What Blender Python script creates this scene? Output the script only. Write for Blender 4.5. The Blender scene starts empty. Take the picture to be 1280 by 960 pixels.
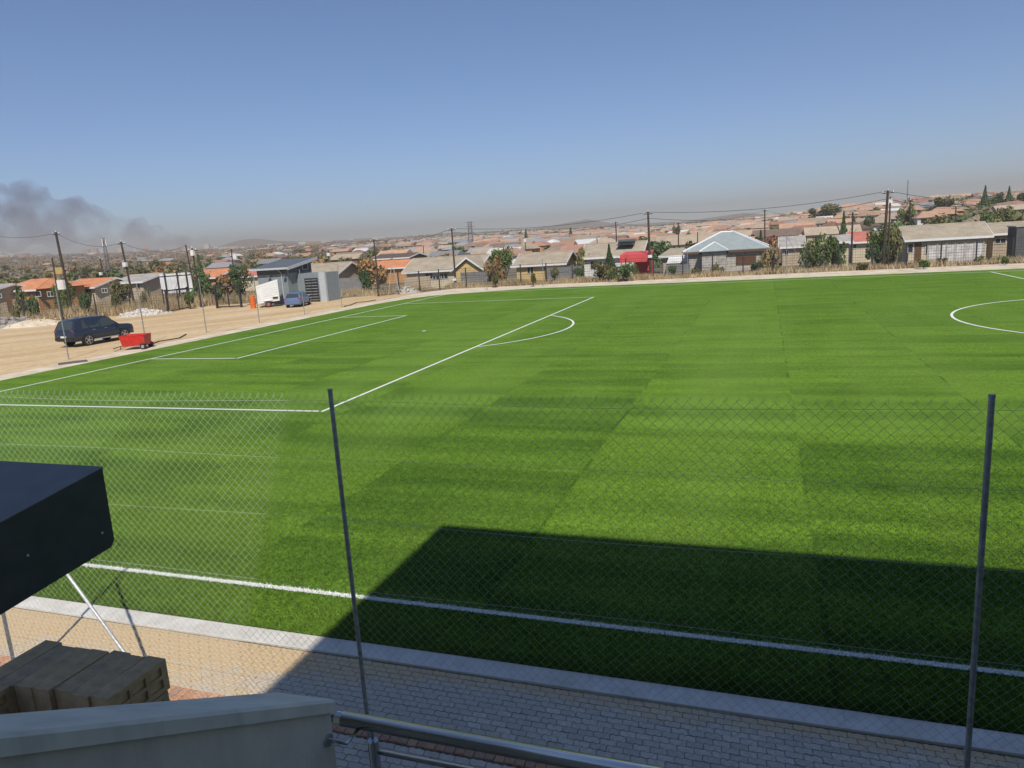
import bpy, math, random
import numpy as np
from mathutils import Vector, Matrix
random.seed(7)
rng = np.random.default_rng(7)
S = bpy.context.scene
COL = S.collection
R = math.radians

# ------------------------------------------------------------------ camera
FX, YAW, PITCH, ROLL = 903.26, 0.343, 0.195, -0.064
CAM = np.array([31.603, -8.565, 5.076])
def _basis():
    cy, sy, cp, sp = math.cos(YAW), math.sin(YAW), math.cos(PITCH), math.sin(PITCH)
    f = np.array([-sy*cp, cy*cp, -sp]); r = np.array([cy, sy, 0.0]); u = np.cross(r, f)
    cr, sr = math.cos(ROLL), math.sin(ROLL)
    return cr*r + sr*u, -sr*r + cr*u, f
BR, BU, BF = _basis()
cam_d = bpy.data.cameras.new('camera'); cam = bpy.data.objects.new('camera', cam_d); COL.objects.link(cam)
cam_d.sensor_width = 36; cam_d.lens = FX/1280*36; cam_d.clip_start = 0.05; cam_d.clip_end = 30000
m = Matrix.Identity(4)
for i in range(3):
    m[i][0] = BR[i]; m[i][1] = BU[i]; m[i][2] = -BF[i]; m[i][3] = CAM[i]
cam.matrix_world = m
S.camera = cam
def ray(px, py): return BF + BR*(px-640)/FX - BU*(py-480)/FX
def on_z(px, py, z=0.0):
    d = ray(px, py); return CAM + d*((z-CAM[2])/d[2])
def on_y(px, py, y):
    d = ray(px, py); return CAM + d*((y-CAM[1])/d[1])
def on_x(px, py, x):
    d = ray(px, py); return CAM + d*((x-CAM[0])/d[0])
def on_r(px, py, r):
    d = ray(px, py); return CAM + d*(r/math.hypot(d[0], d[1]))

# ------------------------------------------------------------------ light
SUN_TO = Vector((0.273, -0.596, 0.755)).normalized()
w = bpy.data.worlds.new('World'); S.world = w; w.use_nodes = True
nt = w.node_tree; nt.nodes.clear()
sky = nt.nodes.new('ShaderNodeTexSky'); sky.sky_type = 'NISHITA'; sky.sun_disc = False
sky.sun_elevation = math.asin(SUN_TO.z); sky.sun_rotation = math.atan2(SUN_TO.x, SUN_TO.y)
sky.altitude = 1800; sky.air_density = 1.0; sky.dust_density = 0.0; sky.ozone_density = 7.5
bg = nt.nodes.new('ShaderNodeBackground'); bg.inputs['Strength'].default_value = 0.110
wo = nt.nodes.new('ShaderNodeOutputWorld')
nt.links.new(sky.outputs[0], bg.inputs[0]); nt.links.new(bg.outputs[0], wo.inputs[0])
sl = bpy.data.lights.new('sun', 'SUN'); sl.energy = 4.9; sl.angle = R(0.53); sl.color = (1.0, 0.95, 0.87)
so = bpy.data.objects.new('sun', sl); COL.objects.link(so); so.rotation_euler = SUN_TO.to_track_quat('Z', 'Y').to_euler()
S.view_settings.view_transform = 'Standard'; S.view_settings.look = 'None'
S.view_settings.exposure = 0.0; S.view_settings.gamma = 1.0
S.cycles.volume_bounces = 1; S.cycles.max_bounces = 8; S.cycles.use_denoising = True
S.cycles.volume_step_rate = 1.0; S.cycles.volume_max_steps = 128

# ------------------------------------------------------------------ helpers
class MB:
    def __init__(s): s.v = []; s.f = []; s.m = []
    def add(s, vs, fs, mi=0):
        b = len(s.v); s.v += [tuple(map(float, q)) for q in vs]
        s.f += [tuple(b+i for i in q) for q in fs]; s.m += [mi]*len(fs); return s
    def box(s, c, d, rz=0.0, mi=0, M=None, taper=1.0):
        hx, hy, hz = d[0]/2, d[1]/2, d[2]/2; out = []
        for z in (-hz, hz):
            k = taper if z > 0 else 1.0
            for x, y in ((-hx, -hy), (hx, -hy), (hx, hy), (-hx, hy)): out.append(Vector((x*k, y*k, z)))
        if M is None:
            ca, sa = math.cos(rz), math.sin(rz)
            out = [(c[0]+q.x*ca-q.y*sa, c[1]+q.x*sa+q.y*ca, c[2]+q.z) for q in out]
        else: out = [tuple(M @ (q+Vector(c))) for q in out]
        return s.add(out, [(3,2,1,0),(4,5,6,7),(0,1,5,4),(1,2,6,5),(2,3,7,6),(3,0,4,7)], mi)
    def bb(s, x0, x1, y0, y1, z0, z1, mi=0):
        return s.box(((x0+x1)/2, (y0+y1)/2, (z0+z1)/2), (x1-x0, y1-y0, z1-z0), mi=mi)
    def bbox(s, x0, x1, y0, y1, z0, z1, bv=0.004, mi=0):          # box with chamfered upper edges
        vs = [(x0,y0,z0),(x1,y0,z0),(x1,y1,z0),(x0,y1,z0),(x0,y0,z1-bv),(x1,y0,z1-bv),(x1,y1,z1-bv),(x0,y1,z1-bv),
              (x0+bv,y0+bv,z1),(x1-bv,y0+bv,z1),(x1-bv,y1-bv,z1),(x0+bv,y1-bv,z1)]
        fs = [(3,2,1,0)]
        for k in (0, 4):
            for i in range(4): fs.append((k+i, k+(i+1)%4, k+4+(i+1)%4, k+4+i))
        fs.append((8,9,10,11)); return s.add(vs, fs, mi)
    def tube(s, pts, r, n=8, mi=0, cap=True, r1=None):
        pts = [Vector(q) for q in pts]; vs = []; fs = []; L = len(pts)
        for i, q in enumerate(pts):
            t = (pts[min(i+1, L-1)]-pts[max(i-1, 0)]).normalized()
            a = Vector((0, 0, 1)) if abs(t.z) < 0.9 else Vector((1, 0, 0))
            x = t.cross(a).normalized(); y = t.cross(x)
            rr = r if r1 is None else r+(r1-r)*i/max(1, L-1)
            for k in range(n):
                an = 2*math.pi*k/n; vs.append(q+x*math.cos(an)*rr+y*math.sin(an)*rr)
        for i in range(L-1):
            for k in range(n): fs.append((i*n+k, (i+1)*n+k, (i+1)*n+(k+1) % n, i*n+(k+1) % n))
        if cap: fs += [tuple(range(n)), tuple((L-1)*n+k for k in reversed(range(n)))]
        return s.add(vs, fs, mi)
    def cyl(s, c, r, h, n=16, axis='z', mi=0):
        a = {'x': Vector((1,0,0)), 'y': Vector((0,1,0)), 'z': Vector((0,0,1))}[axis]; c = Vector(c)
        return s.tube([c-a*h/2, c+a*h/2], r, n, mi)
    def prism(s, poly, vec, mi=0):
        n = len(poly); v = Vector(vec); b = [Vector(q) for q in poly]
        return s.add(b+[q+v for q in b], [tuple(range(n)), tuple(n+i for i in reversed(range(n)))]+[(i, n+i, n+(i+1) % n, (i+1) % n) for i in range(n)], mi)
    def mesh(s, name, mats, smooth=False):
        me = bpy.data.meshes.new(name); me.from_pydata(s.v, [], s.f)
        for q in (mats if isinstance(mats, (list, tuple)) else [mats]): me.materials.append(q)
        if any(s.m): me.polygons.foreach_set('material_index', s.m)
        if smooth: me.polygons.foreach_set('use_smooth', [True]*len(me.polygons))
        me.validate(); me.update(); return me
    def build(s, name, mats, parent=None, loc=(0,0,0), rz=0.0, smooth=False):
        me = s.mesh(name, mats, smooth)
        import bmesh
        b = bmesh.new(); b.from_mesh(me); bmesh.ops.recalc_face_normals(b, faces=b.faces); b.to_mesh(me); b.free()
        return link(name, me, parent, loc, rz)
def link(name, me, parent=None, loc=(0,0,0), rz=0.0):
    o = bpy.data.objects.new(name, me); COL.objects.link(o)
    o.location = loc; o.rotation_euler = (0, 0, rz)
    if parent is not None: o.parent = parent
    return o
def tag(o, label=None, cat=None, group=None, kind=None):
    if label: o['label'] = label
    if cat: o['category'] = cat
    if group: o['group'] = group
    if kind: o['kind'] = kind
    return o
def thing(name, label, cat, loc=(0,0,0), rz=0.0, group=None):
    o = bpy.data.objects.new(name, None); COL.objects.link(o); o.empty_display_size = 0.2
    o.location = loc; o.rotation_euler = (0, 0, rz)
    return tag(o, label, cat, group)
def copy_tree(o, parent=None):
    c = o.copy(); COL.objects.link(c)
    if parent is not None: c.parent = parent
    for ch in list(o.children): copy_tree(ch, c)
    return c
def npmesh(name, V, F, mats, mi=None, smooth=False):
    V = np.asarray(V, np.float32); F = np.asarray(F, np.int32); k = F.shape[1]
    me = bpy.data.meshes.new(name); me.vertices.add(len(V)); me.vertices.foreach_set('co', V.ravel())
    me.loops.add(F.size); me.loops.foreach_set('vertex_index', F.ravel())
    me.polygons.add(len(F)); me.polygons.foreach_set('loop_start', np.arange(0, F.size, k, dtype=np.int32))
    try: me.polygons.foreach_set('loop_total', np.full(len(F), k, np.int32))
    except Exception: pass
    for q in (mats if isinstance(mats, (list, tuple)) else [mats]): me.materials.append(q)
    if mi is not None: me.polygons.foreach_set('material_index', np.asarray(mi, np.int32))
    if smooth: me.polygons.foreach_set('use_smooth', np.ones(len(F), bool))
    me.update(calc_edges=True); return me

# ------------------------------------------------------------------ materials
class NG:
    def __init__(s, name):
        s.m = bpy.data.materials.new(name); s.m.use_nodes = True; s.t = s.m.node_tree
        s.b = s.t.nodes['Principled BSDF']; s.o = s.t.nodes['Material Output']
    def n(s, typ, **kw):
        q = s.t.nodes.new(typ)
        for k, v in kw.items():
            if k in q.inputs and not hasattr(q, k): s.put(q.inputs[k], v)
            elif hasattr(q, k): setattr(q, k, v)
            else: s.put(q.inputs[k], v)
        return q
    def put(s, sock, v):
        if isinstance(v, bpy.types.NodeSocket): s.t.links.new(v, sock)
        else: sock.default_value = v
    def math(s, op, a, b=None, c=None, clamp=False):
        q = s.t.nodes.new('ShaderNodeMath'); q.operation = op; q.use_clamp = clamp
        for i, v in enumerate((a, b, c)):
            if v is not None: s.put(q.inputs[i], v)
        return q.outputs[0]
    def mix(s, f, a, b, mode='MIX'):
        q = s.t.nodes.new('ShaderNodeMix'); q.data_type = 'RGBA'; q.blend_type = mode
        for i, v in ((0, f), (6, a), (7, b)):
            if isinstance(v, tuple): v = (*v, 1.0)[:4]
            s.put(q.inputs[i], v)
        return q.outputs[2]
    def noise(s, vec, scale, detail=3, rough=0.55):
        q = s.t.nodes.new('ShaderNodeTexNoise'); q.inputs['Scale'].default_value = scale
        q.inputs['Detail'].default_value = detail; q.inputs['Roughness'].default_value = rough
        if vec is not None: s.t.links.new(vec, q.inputs['Vector'])
        return q.outputs['Fac']
    def ramp(s, f, stops, interp='LINEAR'):
        q = s.t.nodes.new('ShaderNodeValToRGB'); s.put(q.inputs[0], f); cr = q.color_ramp; cr.interpolation = interp
        while len(cr.elements) < len(stops): cr.elements.new(0.5)
        for e, (p, c) in zip(cr.elements, stops):
            e.position = p; e.color = (*c, 1.0) if isinstance(c, tuple) else (c, c, c, 1.0)
        return q.outputs[0]
    def pos(s): return s.t.nodes.new('ShaderNodeNewGeometry').outputs['Position']
    def objco(s): return s.t.nodes.new('ShaderNodeTexCoord').outputs['Object']
    def rand(s): return s.t.nodes.new('ShaderNodeObjectInfo').outputs['Random']
    def bump(s, h, strength=0.3, dist=0.02):
        q = s.t.nodes.new('ShaderNodeBump'); q.inputs['Strength'].default_value = strength; q.inputs['Distance'].default_value = dist
        s.t.links.new(h, q.inputs['Height']); s.t.links.new(q.outputs[0], s.b.inputs['Normal'])
    def col(s, c): s.put(s.b.inputs['Base Color'], (*c, 1.0) if isinstance(c, tuple) else c)
    def rough(s, v): s.put(s.b.inputs['Roughness'], v)
def mat(name, c, rough=0.75, metal=0.0, var=0.25, scale=3.0, bump=0.0, bscale=40.0, rnd=0.0, spec=0.4, dirt=None, obj=True):
    g = NG(name); co = g.objco() if obj else g.pos()
    n = g.noise(co, scale, 4)
    lo = tuple(x*(1-var) for x in c); hi = tuple(min(0.9, x*(1+var)) for x in c)
    cc = g.ramp(n, [(0.3, lo), (0.7, hi)])
    if dirt:
        d = g.ramp(g.noise(co, scale*0.37, 5, 0.65), [(0.48, 0.0), (0.68, 1.0)]); cc = g.mix(g.math('MULTIPLY', d, 0.6), cc, dirt)
    if rnd: cc = g.mix(1.0, cc, g.ramp(g.rand(), [(0.0, 1-rnd), (1.0, 1.0)]), 'MULTIPLY')
    g.col(cc); g.rough(rough); g.b.inputs['Metallic'].default_value = metal; g.b.inputs['Specular IOR Level'].default_value = spec
    if bump: g.bump(g.noise(co, bscale, 3), bump, 0.01)
    return g.m

def turf_material(name, fine=True):
    g = NG(name); p = g.pos(); sx = g.n('ShaderNodeSeparateXYZ', Vector=p)
    X, Y = sx.outputs[0], sx.outputs[1]
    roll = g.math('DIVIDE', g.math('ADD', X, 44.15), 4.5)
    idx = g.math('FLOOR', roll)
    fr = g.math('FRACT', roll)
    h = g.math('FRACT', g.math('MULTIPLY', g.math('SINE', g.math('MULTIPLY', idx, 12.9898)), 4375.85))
    # light off pile lying this way or that, painted as bands across each roll
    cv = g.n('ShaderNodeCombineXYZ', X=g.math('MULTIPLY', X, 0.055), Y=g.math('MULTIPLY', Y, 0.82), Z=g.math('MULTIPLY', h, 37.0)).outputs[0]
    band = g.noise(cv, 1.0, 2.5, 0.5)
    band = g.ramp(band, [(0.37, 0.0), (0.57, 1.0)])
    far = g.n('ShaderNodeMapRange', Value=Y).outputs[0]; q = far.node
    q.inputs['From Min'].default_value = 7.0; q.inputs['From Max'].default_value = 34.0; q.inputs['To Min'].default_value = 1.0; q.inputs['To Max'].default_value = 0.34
    band = g.math('ADD', 0.62, g.math('MULTIPLY', g.math('SUBTRACT', band, 0.62), far))  # painted pile sheen weakens away from the near touchline
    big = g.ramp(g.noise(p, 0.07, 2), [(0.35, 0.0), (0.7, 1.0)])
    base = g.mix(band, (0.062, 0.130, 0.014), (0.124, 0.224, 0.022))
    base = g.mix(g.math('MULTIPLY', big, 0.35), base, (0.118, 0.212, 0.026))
    n1 = g.noise(p, 38.0, 3, 0.7); n2 = g.noise(p, 9.0, 4, 0.75)
    gr = g.math('ADD', g.math('MULTIPLY', n1, 0.55), g.math('MULTIPLY', n2, 0.45))
    sh = g.ramp(gr, [(0.38, 0.5), (0.5, 1.0), (0.62, 1.6)])
    base = g.mix(1.0, base, sh, 'MULTIPLY')
    st = g.n('ShaderNodeCombineXYZ', X=g.math('MULTIPLY', X, 0.35), Y=g.math('MULTIPLY', Y, 1.6), Z=0.0).outputs[0]
    base = g.mix(1.0, base, g.ramp(g.noise(st, 1.0, 5, 0.7), [(0.3, 0.86), (0.7, 1.13)]), 'MULTIPLY')
    base = g.mix(1.0, base, g.ramp(g.noise(p, 0.45, 4, 0.7), [(0.3, 0.9), (0.7, 1.1)]), 'MULTIPLY')
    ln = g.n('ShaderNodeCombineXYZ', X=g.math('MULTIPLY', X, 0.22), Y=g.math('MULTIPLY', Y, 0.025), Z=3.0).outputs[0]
    base = g.mix(g.ramp(g.noise(ln, 1.0, 3, 0.6), [(0.45, 0.0), (0.68, 0.42)]), base, (0.165, 0.27, 0.045))  # pale sheen in lanes along Y, painted into the base colour
    hr = g.ramp(h, [(0.0, 0.96), (1.0, 1.03)])
    base = g.mix(1.0, base, hr, 'MULTIPLY')
    edge = g.math('MINIMUM', fr, g.math('SUBTRACT', 1.0, fr))
    wob = g.noise(p, 0.7, 2)
    seam = g.math('MULTIPLY', g.math('LESS_THAN', edge, 0.009), g.ramp(wob, [(0.46, 0.0), (0.66, 0.5)]))
    base = g.mix(seam, base, (0.025, 0.06, 0.008))
    g.col(base); g.rough(0.7); g.b.inputs['Specular IOR Level'].default_value = 0.03
    if fine: g.bump(gr, 0.9, 0.03)
    return g.m
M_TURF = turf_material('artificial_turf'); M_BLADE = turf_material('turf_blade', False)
M_LINE = mat('white_turf', (0.75, 0.76, 0.72), 0.8, var=0.12, scale=30, obj=False)
def ground_material():
    g = NG('dry_ground'); p = g.pos()
    n = g.noise(p, 0.012, 6, 0.65); n2 = g.noise(p, 0.09, 5, 0.7); n3 = g.noise(p, 0.9, 4, 0.6)
    c = g.ramp(n2, [(0.3, (0.10, 0.085, 0.055)), (0.5, (0.20, 0.155, 0.10)), (0.7, (0.30, 0.235, 0.15))])
    c = g.mix(g.ramp(n, [(0.42, 0.0), (0.6, 0.8)]), c, (0.085, 0.085, 0.05))
    c = g.mix(1.0, c, g.ramp(n3, [(0.3, 0.75), (0.7, 1.2)]), 'MULTIPLY')
    g.col(c); g.rough(0.95); return g.m
M_GROUND = ground_material()
def yard_material():
    g = NG('yellow_dirt'); p = g.pos()
    st = g.n('ShaderNodeVectorRotate', rotation_type='Z_AXIS', Vector=p, Angle=0.5).outputs[0]
    st = g.n('ShaderNodeMapping', Vector=st).outputs[0]; st.node.inputs['Scale'].default_value = (0.5, 0.08, 0.5)
    n = g.noise(st, 0.6, 6, 0.65); n2 = g.noise(p, 2.2, 5, 0.7)
    c = g.ramp(n, [(0.3, (0.45, 0.295, 0.145)), (0.5, (0.58, 0.415, 0.225)), (0.7, (0.64, 0.505, 0.325))])
    c = g.mix(1.0, c, g.ramp(n2, [(0.3, 0.78), (0.7, 1.12)]), 'MULTIPLY')
    g.col(c); g.rough(0.95); g.bump(n2, 0.5, 0.08); return g.m
M_YARD = yard_material()
M_STRIP = mat('pale_sand', (0.62, 0.53, 0.40), 0.95, var=0.2, scale=1.2, bump=0.3, bscale=12, obj=False, dirt=(0.42, 0.30, 0.17))
# ------------------------------------------------------------------ terrain
_cr = [(-700,335,3600),(-300,330,3600),(0,321,3600),(150,317,3600),(300,310,3300),(450,302,2800),(550,295,2200),(650,290,1900),(800,286,1600),(930,275,1400),(1000,268,1050),(1060,260,800),(1150,252,600),(1280,246,520),(1500,236,500),(2000,210,500)]
_fr = [(-700,345),(-100,330),(0,326),(250,313),(280,306),(300,300),(322,298),(345,301),(400,302),(450,298),(520,296),(640,289),(690,282),(735,274),(775,281),(860,276),(930,266),(985,270),(1060,262),(1280,252),(2000,220)]
def _az(p): return math.atan2(p[0]-CAM[0], p[1]-CAM[1])
CAZ = np.array([_az(on_r(a, b, 100)) for a, b, c in _cr]); CR = np.array([c for a, b, c in _cr], float)
CZ = np.array([on_r(a, b, c)[2] for a, b, c in _cr])
FAZ = np.array([_az(on_r(a, b, 100)) for a, b in _fr]); FR2 = 4300.0
FZ = np.array([on_r(a, b, FR2)[2] for a, b in _fr])
ZB = -0.9
def terrain(x, y):
    x = np.asarray(x, float); y = np.asarray(y, float)
    az = np.arctan2(x-CAM[0], y-CAM[1]); r = np.hypot(x-CAM[0], y-CAM[1])
    dx = np.maximum(np.maximum(-41-x, x-75), 0); dy = np.maximum(np.maximum(y-74, -25-y), 0)
    out = np.clip(np.hypot(dx, dy)/7.0, 0, 1); base = -0.012 + (ZB+0.012)*out*out*(3-2*out)
    cr = np.interp(az, CAZ, CR); cz = np.interp(az, CAZ, CZ); fz = np.interp(az, FAZ, FZ)
    t = np.clip((r-120)/(cr-120), 0, 1)
    z1 = base + (cz-ZB)*t**1.15
    roll = (np.sin(x*0.011+1.3)*np.sin(y*0.009+0.4)+0.5*np.sin(x*0.027+y*0.021))*np.clip((r-250)/900, 0, 1)*2.2*(1-t**8)
    z1 = z1 + roll
    dip = np.clip((r-cr)/300.0, 0, 1)
    zz = z1 - 14*dip*dip*(3-2*dip)*np.clip((3400-cr)/600, 0, 1)
    u = np.clip((r-np.maximum(cr+250, 3300))/(FR2-np.maximum(cr+250, 3300)), 0, 1); u = u*u*(3-2*u)
    zz = zz*(1-u) + np.where(r > cr, np.maximum(fz, zz-60), zz)*u
    fade = np.clip((np.abs(az)-1.35)/0.5, 0, 1)
    return zz*(1-fade) + base*fade
NA, NR = 420, 130
azs = np.linspace(-math.pi, math.pi, NA+1)
# finer where the camera looks
azs = np.sort(np.concatenate([np.linspace(-1.25, 0.75, 360), np.linspace(0.75+0.06, 2*math.pi-1.25-0.06, 60)]))
NA = len(azs)
rs = np.concatenate([[0.0], np.geomspace(4, 4550, NR)])
V = []; 
AA, RR = np.meshgrid(azs, rs, indexing='ij')
GX = CAM[0]+RR*np.sin(AA); GY = CAM[1]+RR*np.cos(AA); GZ = terrain(GX, GY)
V = np.stack([GX, GY, GZ], -1).reshape(-1, 3); K = len(rs)
i, j = np.meshgrid(np.arange(NA), np.arange(K-1), indexing='ij'); i2 = (i+1) % NA
F = np.stack([i*K+j, i*K+j+1, i2*K+j+1, i2*K+j], -1).reshape(-1, 4)
V_all_min, V_all_max = float(V[:, 2].min()), float(V[:, 2].max())
tag(link('terrain', npmesh('terrain', V, F, M_GROUND, smooth=True)), kind='structure')

# ------------------------------------------------------------------ yard, sand strip, turf, markings
PW, PL, DP, WG, DG, SP, RA = 62.39, 98.914, 17.99, 19.05, 5.84, 11.92, 9.12
T0 = dict(x0=-3.3, x1=104.0, y0=-1.08, y1=64.9)
def sheet(name, poly, z, m, kind='structure', parent=None):
    o = MB().add([(a, b, z) for a, b in poly], [tuple(range(len(poly)))]).build(name, m, parent)
    if kind: o['kind'] = kind
    return o
def ragged(poly, step=1.6, amp=0.35, seed=1):
    rg = random.Random(seed); out = []
    for k in range(len(poly)):
        a = Vector(poly[k]); b = Vector(poly[(k+1) % len(poly)]); n = max(1, int((b-a).length/step)); nn = Vector((-(b-a).y, (b-a).x)).normalized()
        for q in range(n): out.append(tuple(a.lerp(b, q/n)+nn*rg.uniform(-amp, amp)))
    return out
sheet('dirt_yard', ragged([(-5.0, -6), (-5.0, 66.5), (-12.6, 62.3), (-13.5, 59), (-23, 60), (-29.5, 60), (-30.5, 53.5), (-39, 45.2), (-62, 26), (-60, -6)], 1.8, 0.45, 3), 0.004, M_YARD)
sheet('sand_strip', ragged([(-5.1, -2), (-5.2, 65.2), (-3, 70.2), (20, 71.2), (60, 72.4), (106, 73), (106, 60), (70, 60), (-1, 60), (-1, -2)], 1.4, 0.16, 5), 0.010, M_STRIP)
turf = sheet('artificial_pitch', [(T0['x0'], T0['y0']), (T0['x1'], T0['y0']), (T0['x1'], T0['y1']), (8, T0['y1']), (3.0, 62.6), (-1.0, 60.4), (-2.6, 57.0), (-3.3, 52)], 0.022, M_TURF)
LW = 0.12
def line(poly): return sheet('line_marking', poly, 0.027, M_LINE, None, turf)
def seg(x0, y0, x1, y1, wd=LW):
    d = Vector((x1-x0, y1-y0)).normalized()*wd/2; n = Vector((-d.y, d.x)); a, b = Vector((x0, y0))-d, Vector((x1, y1))+d
    return line([a-n, b-n, b+n, a+n])
P0 = (PW-40.32)/2; YC = PW/2
seg(0, 0, 0, PW); seg(0.2, 0, PL, 0, 0.10); seg(0.2, PW, PL, PW)
seg(0.2, P0, DP-.2, P0); seg(DP, P0, DP, P0+40.32); seg(0.2, P0+40.32, DP-.2, P0+40.32)
seg(0.2, YC-WG/2, DG-.2, YC-WG/2); seg(DG, YC-WG/2, DG, YC+WG/2); seg(0.2, YC+WG/2, DG-.2, YC+WG/2)
seg(PL/2, 0.2, PL/2, PW-.2)
def ring(cx, cy, r, a0, a1, wd=LW, n=72):
    vs = []; fs = []
    for k in range(n+1):
        a = a0+(a1-a0)*k/n
        for q in (r-wd/2, r+wd/2): vs.append((cx+q*math.cos(a), cy+q*math.sin(a), 0.031))
    for k in range(n): fs.append((2*k, 2*k+1, 2*k+3, 2*k+2))
    return MB().add(vs, fs).build('line_marking', M_LINE, turf)
a = math.acos((DP+0.12-SP)/RA); ring(SP, YC, RA, -a, a); ring(PL/2, YC, 9.15, 0, 2*math.pi)
MB().add([(SP+0.14*math.cos(k*math.pi/8), YC+0.14*math.sin(k*math.pi/8), 0.027) for k in range(16)], [tuple(range(16))]).build('line_marking', M_LINE, turf)

# grass blades on the nearest turf: nobody could count them
def blades():
    N = 620000
    y = T0['y0'] + 0.01 + 11.0*rng.random(N)**1.7; x = 10+30*rng.random(N)
    keep = (x > 19.0-0.62*y-1.5) & (x < 37.0+0.5*y); x = x[keep]; y = y[keep]; n = len(x)
    h = (0.020+0.020*rng.random(n))*np.clip(1.15-(y+1)/16, 0.4, 1); a = rng.random(n)*2*math.pi; wd = 0.005+0.004*rng.random(n)
    la = rng.random(n)*2*math.pi; lm = h*(0.2+0.8*rng.random(n))
    c, s_ = np.cos(a)*wd, np.sin(a)*wd; z0 = np.full(n, 0.021)
    A = np.stack([x-c, y-s_, z0], -1); B = np.stack([x+c, y+s_, z0], -1); C = np.stack([x+lm*np.cos(la), y+lm*np.sin(la), z0+h], -1)
    V = np.stack([A, B, C], 1).reshape(-1, 3); F = np.arange(3*n).reshape(-1, 3)
    white = (np.abs(y + 0.012*rng.standard_normal(n)) < 0.055)
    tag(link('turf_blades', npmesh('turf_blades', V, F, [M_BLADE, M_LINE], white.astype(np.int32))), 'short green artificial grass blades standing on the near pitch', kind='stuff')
blades()

# ------------------------------------------------------------------ kerb, pavers, brick edging
M_KERB = mat('kerb_concrete', (0.71, 0.68, 0.61), 0.6, var=0.12, scale=4, bump=0.15, bscale=60, rnd=0.06, obj=False, dirt=(0.60, 0.53, 0.42))
def paver_material():
    g = NG('paver_concrete'); p = g.pos(); sx = g.n('ShaderNodeSeparateXYZ', Vector=p)
    c = g.ramp(g.noise(p, 26, 5, 0.7), [(0.3, (0.50, 0.45, 0.375)), (0.7, (0.70, 0.63, 0.52))])
    c = g.mix(1.0, c, g.ramp(g.rand(), [(0.0, 0.84), (1.0, 1.1)]), 'MULTIPLY')
    n = g.noise(p, 1.3, 5, 0.7)
    near = g.n('ShaderNodeMapRange', Value=sx.outputs[1]).outputs[0]; q = near.node
    q.inputs['From Min'].default_value = -2.0; q.inputs['From Max'].default_value = -1.45
    west = g.n('ShaderNodeMapRange', Value=sx.outputs[0]).outputs[0]; q = west.node
    q.inputs['From Min'].default_value = 28.5; q.inputs['From Max'].default_value = 25.0; q.inputs['To Max'].default_value = 0.50
    f = g.math('ADD', g.math('MULTIPLY', near, 0.55), g.math('ADD', g.math('MULTIPLY', n, 0.9), west))
    c = g.mix(g.ramp(f, [(0.72, 0.0), (1.1, 0.85)]), c, (0.64, 0.46, 0.24))
    g.col(c); g.rough(0.52); g.bump(g.noise(p, 90, 3), 0.3, 0.004); return g.m
M_PAVER = paver_material()
M_JOINT = mat('joint_sand', (0.24, 0.19, 0.13), 0.95, var=0.3, scale=20, obj=False)
walk = MB().bb(10, 44, -4.9, -1.42, -0.12, -0.022).build('paved_walkway', M_JOINT); walk['kind'] = 'structure'
def paver_shape(L=0.17, Wd=0.0875, j=0.003, z=0.06, k=0.0065, bv=0.004):
    # interlocking outline: the long sides step in and out, the ends too
    def off(t, s): return s*k*(1 if (t % 0.5) < 0.25 else -1)
    px = []
    lo = [(0, 1), (.2, 1), (.3, -1), (.7, -1), (.8, 1), (1, 1)]
    lo = [(0, .0), (.125, 1), (.375, -1), (.625, 1), (.875, -1), (1, 0)]
    bottom = [(t*L, -Wd/2+o*k) for t, o in lo]
    right = [(L+o*k*0.7, -Wd/2+t*Wd) for t, o in ((.3, 1), (.7, -1))]
    top = [(t*L, Wd/2+o*k) for t, o in reversed(lo)]
    left = [(o*k*0.7, -Wd/2+t*Wd) for t, o in ((.7, -1), (.3, 1))]
    pts = bottom+right+top+left; cx = L/2; n = len(pts)
    def sh(d): 
        return [((x-cx)*(1-2*d/L), y*(1-2*d/Wd)) for x, y in pts]
    a, b = sh(j), sh(j+bv)
    v = [(x, y, -z) for x, y in a]+[(x, y, -bv) for x, y in a]+[(x, y, 0) for x, y in b]
    f = [tuple(2*n+q for q in range(n))]
    for k2 in (0, n): f += [(k2+q, k2+(q+1) % n, k2+n+(q+1) % n, k2+n+q) for q in range(n)]
    return v, f
pv, pf = paver_shape()
mb = MB(); mb.add(pv, pf); pme = mb.mesh('paver', M_PAVER)
def lay(y_lo, y_hi, z):
    spots = []; rows = int((y_hi-y_lo)/0.0875); 
    for q in range(rows):
        y = y_hi-0.0438-q*0.0875; x = 16.0+(q % 2)*0.085
        while x < 38.5:
            spots.append((x, y)); x += 0.17
    return spots
spots = [(x, y, 0.0) for x, y in lay(-2.475, -1.425, 0)]+[(x, y, 0.0) for x, y in lay(-4.5, -2.74, 0) if 25.4 < x < 34]
def seen(x, y):
    d = np.array([x, y, 0])-CAM; z = d@BF; u = 640+FX*(d@BR)/z; v = 480-FX*(d@BU)/z
    return -15 < u < 1295 and v < 975 and not (u < 420 and v > 885)
vis = [s for s in spots if seen(s[0], s[1])]; hid = [s for s in spots if not seen(s[0], s[1])]
vis.sort(key=lambda s: (s[0]-CAM[0])**2+(s[1]-CAM[1])**2)
rg = random.Random(4)
for x, y, z in vis[:300]:
    o = link('paver', pme, walk, (x, y, -0.003+rg.uniform(-0.003, 0.003))); o.rotation_euler = (rg.gauss(0, .008), rg.gauss(0, .006), rg.gauss(0, .008))
mb = MB()
for x, y, z in vis[300:]+hid:
    dz = -0.003+rg.uniform(-0.003, 0.003); t = rg.gauss(0, .008); c, s_ = math.cos(t), math.sin(t)
    mb.add([(x+a*c-b*s_, y+a*s_+b*c, dz+d+0.01*0) for a, b, d in pv], pf)
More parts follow.
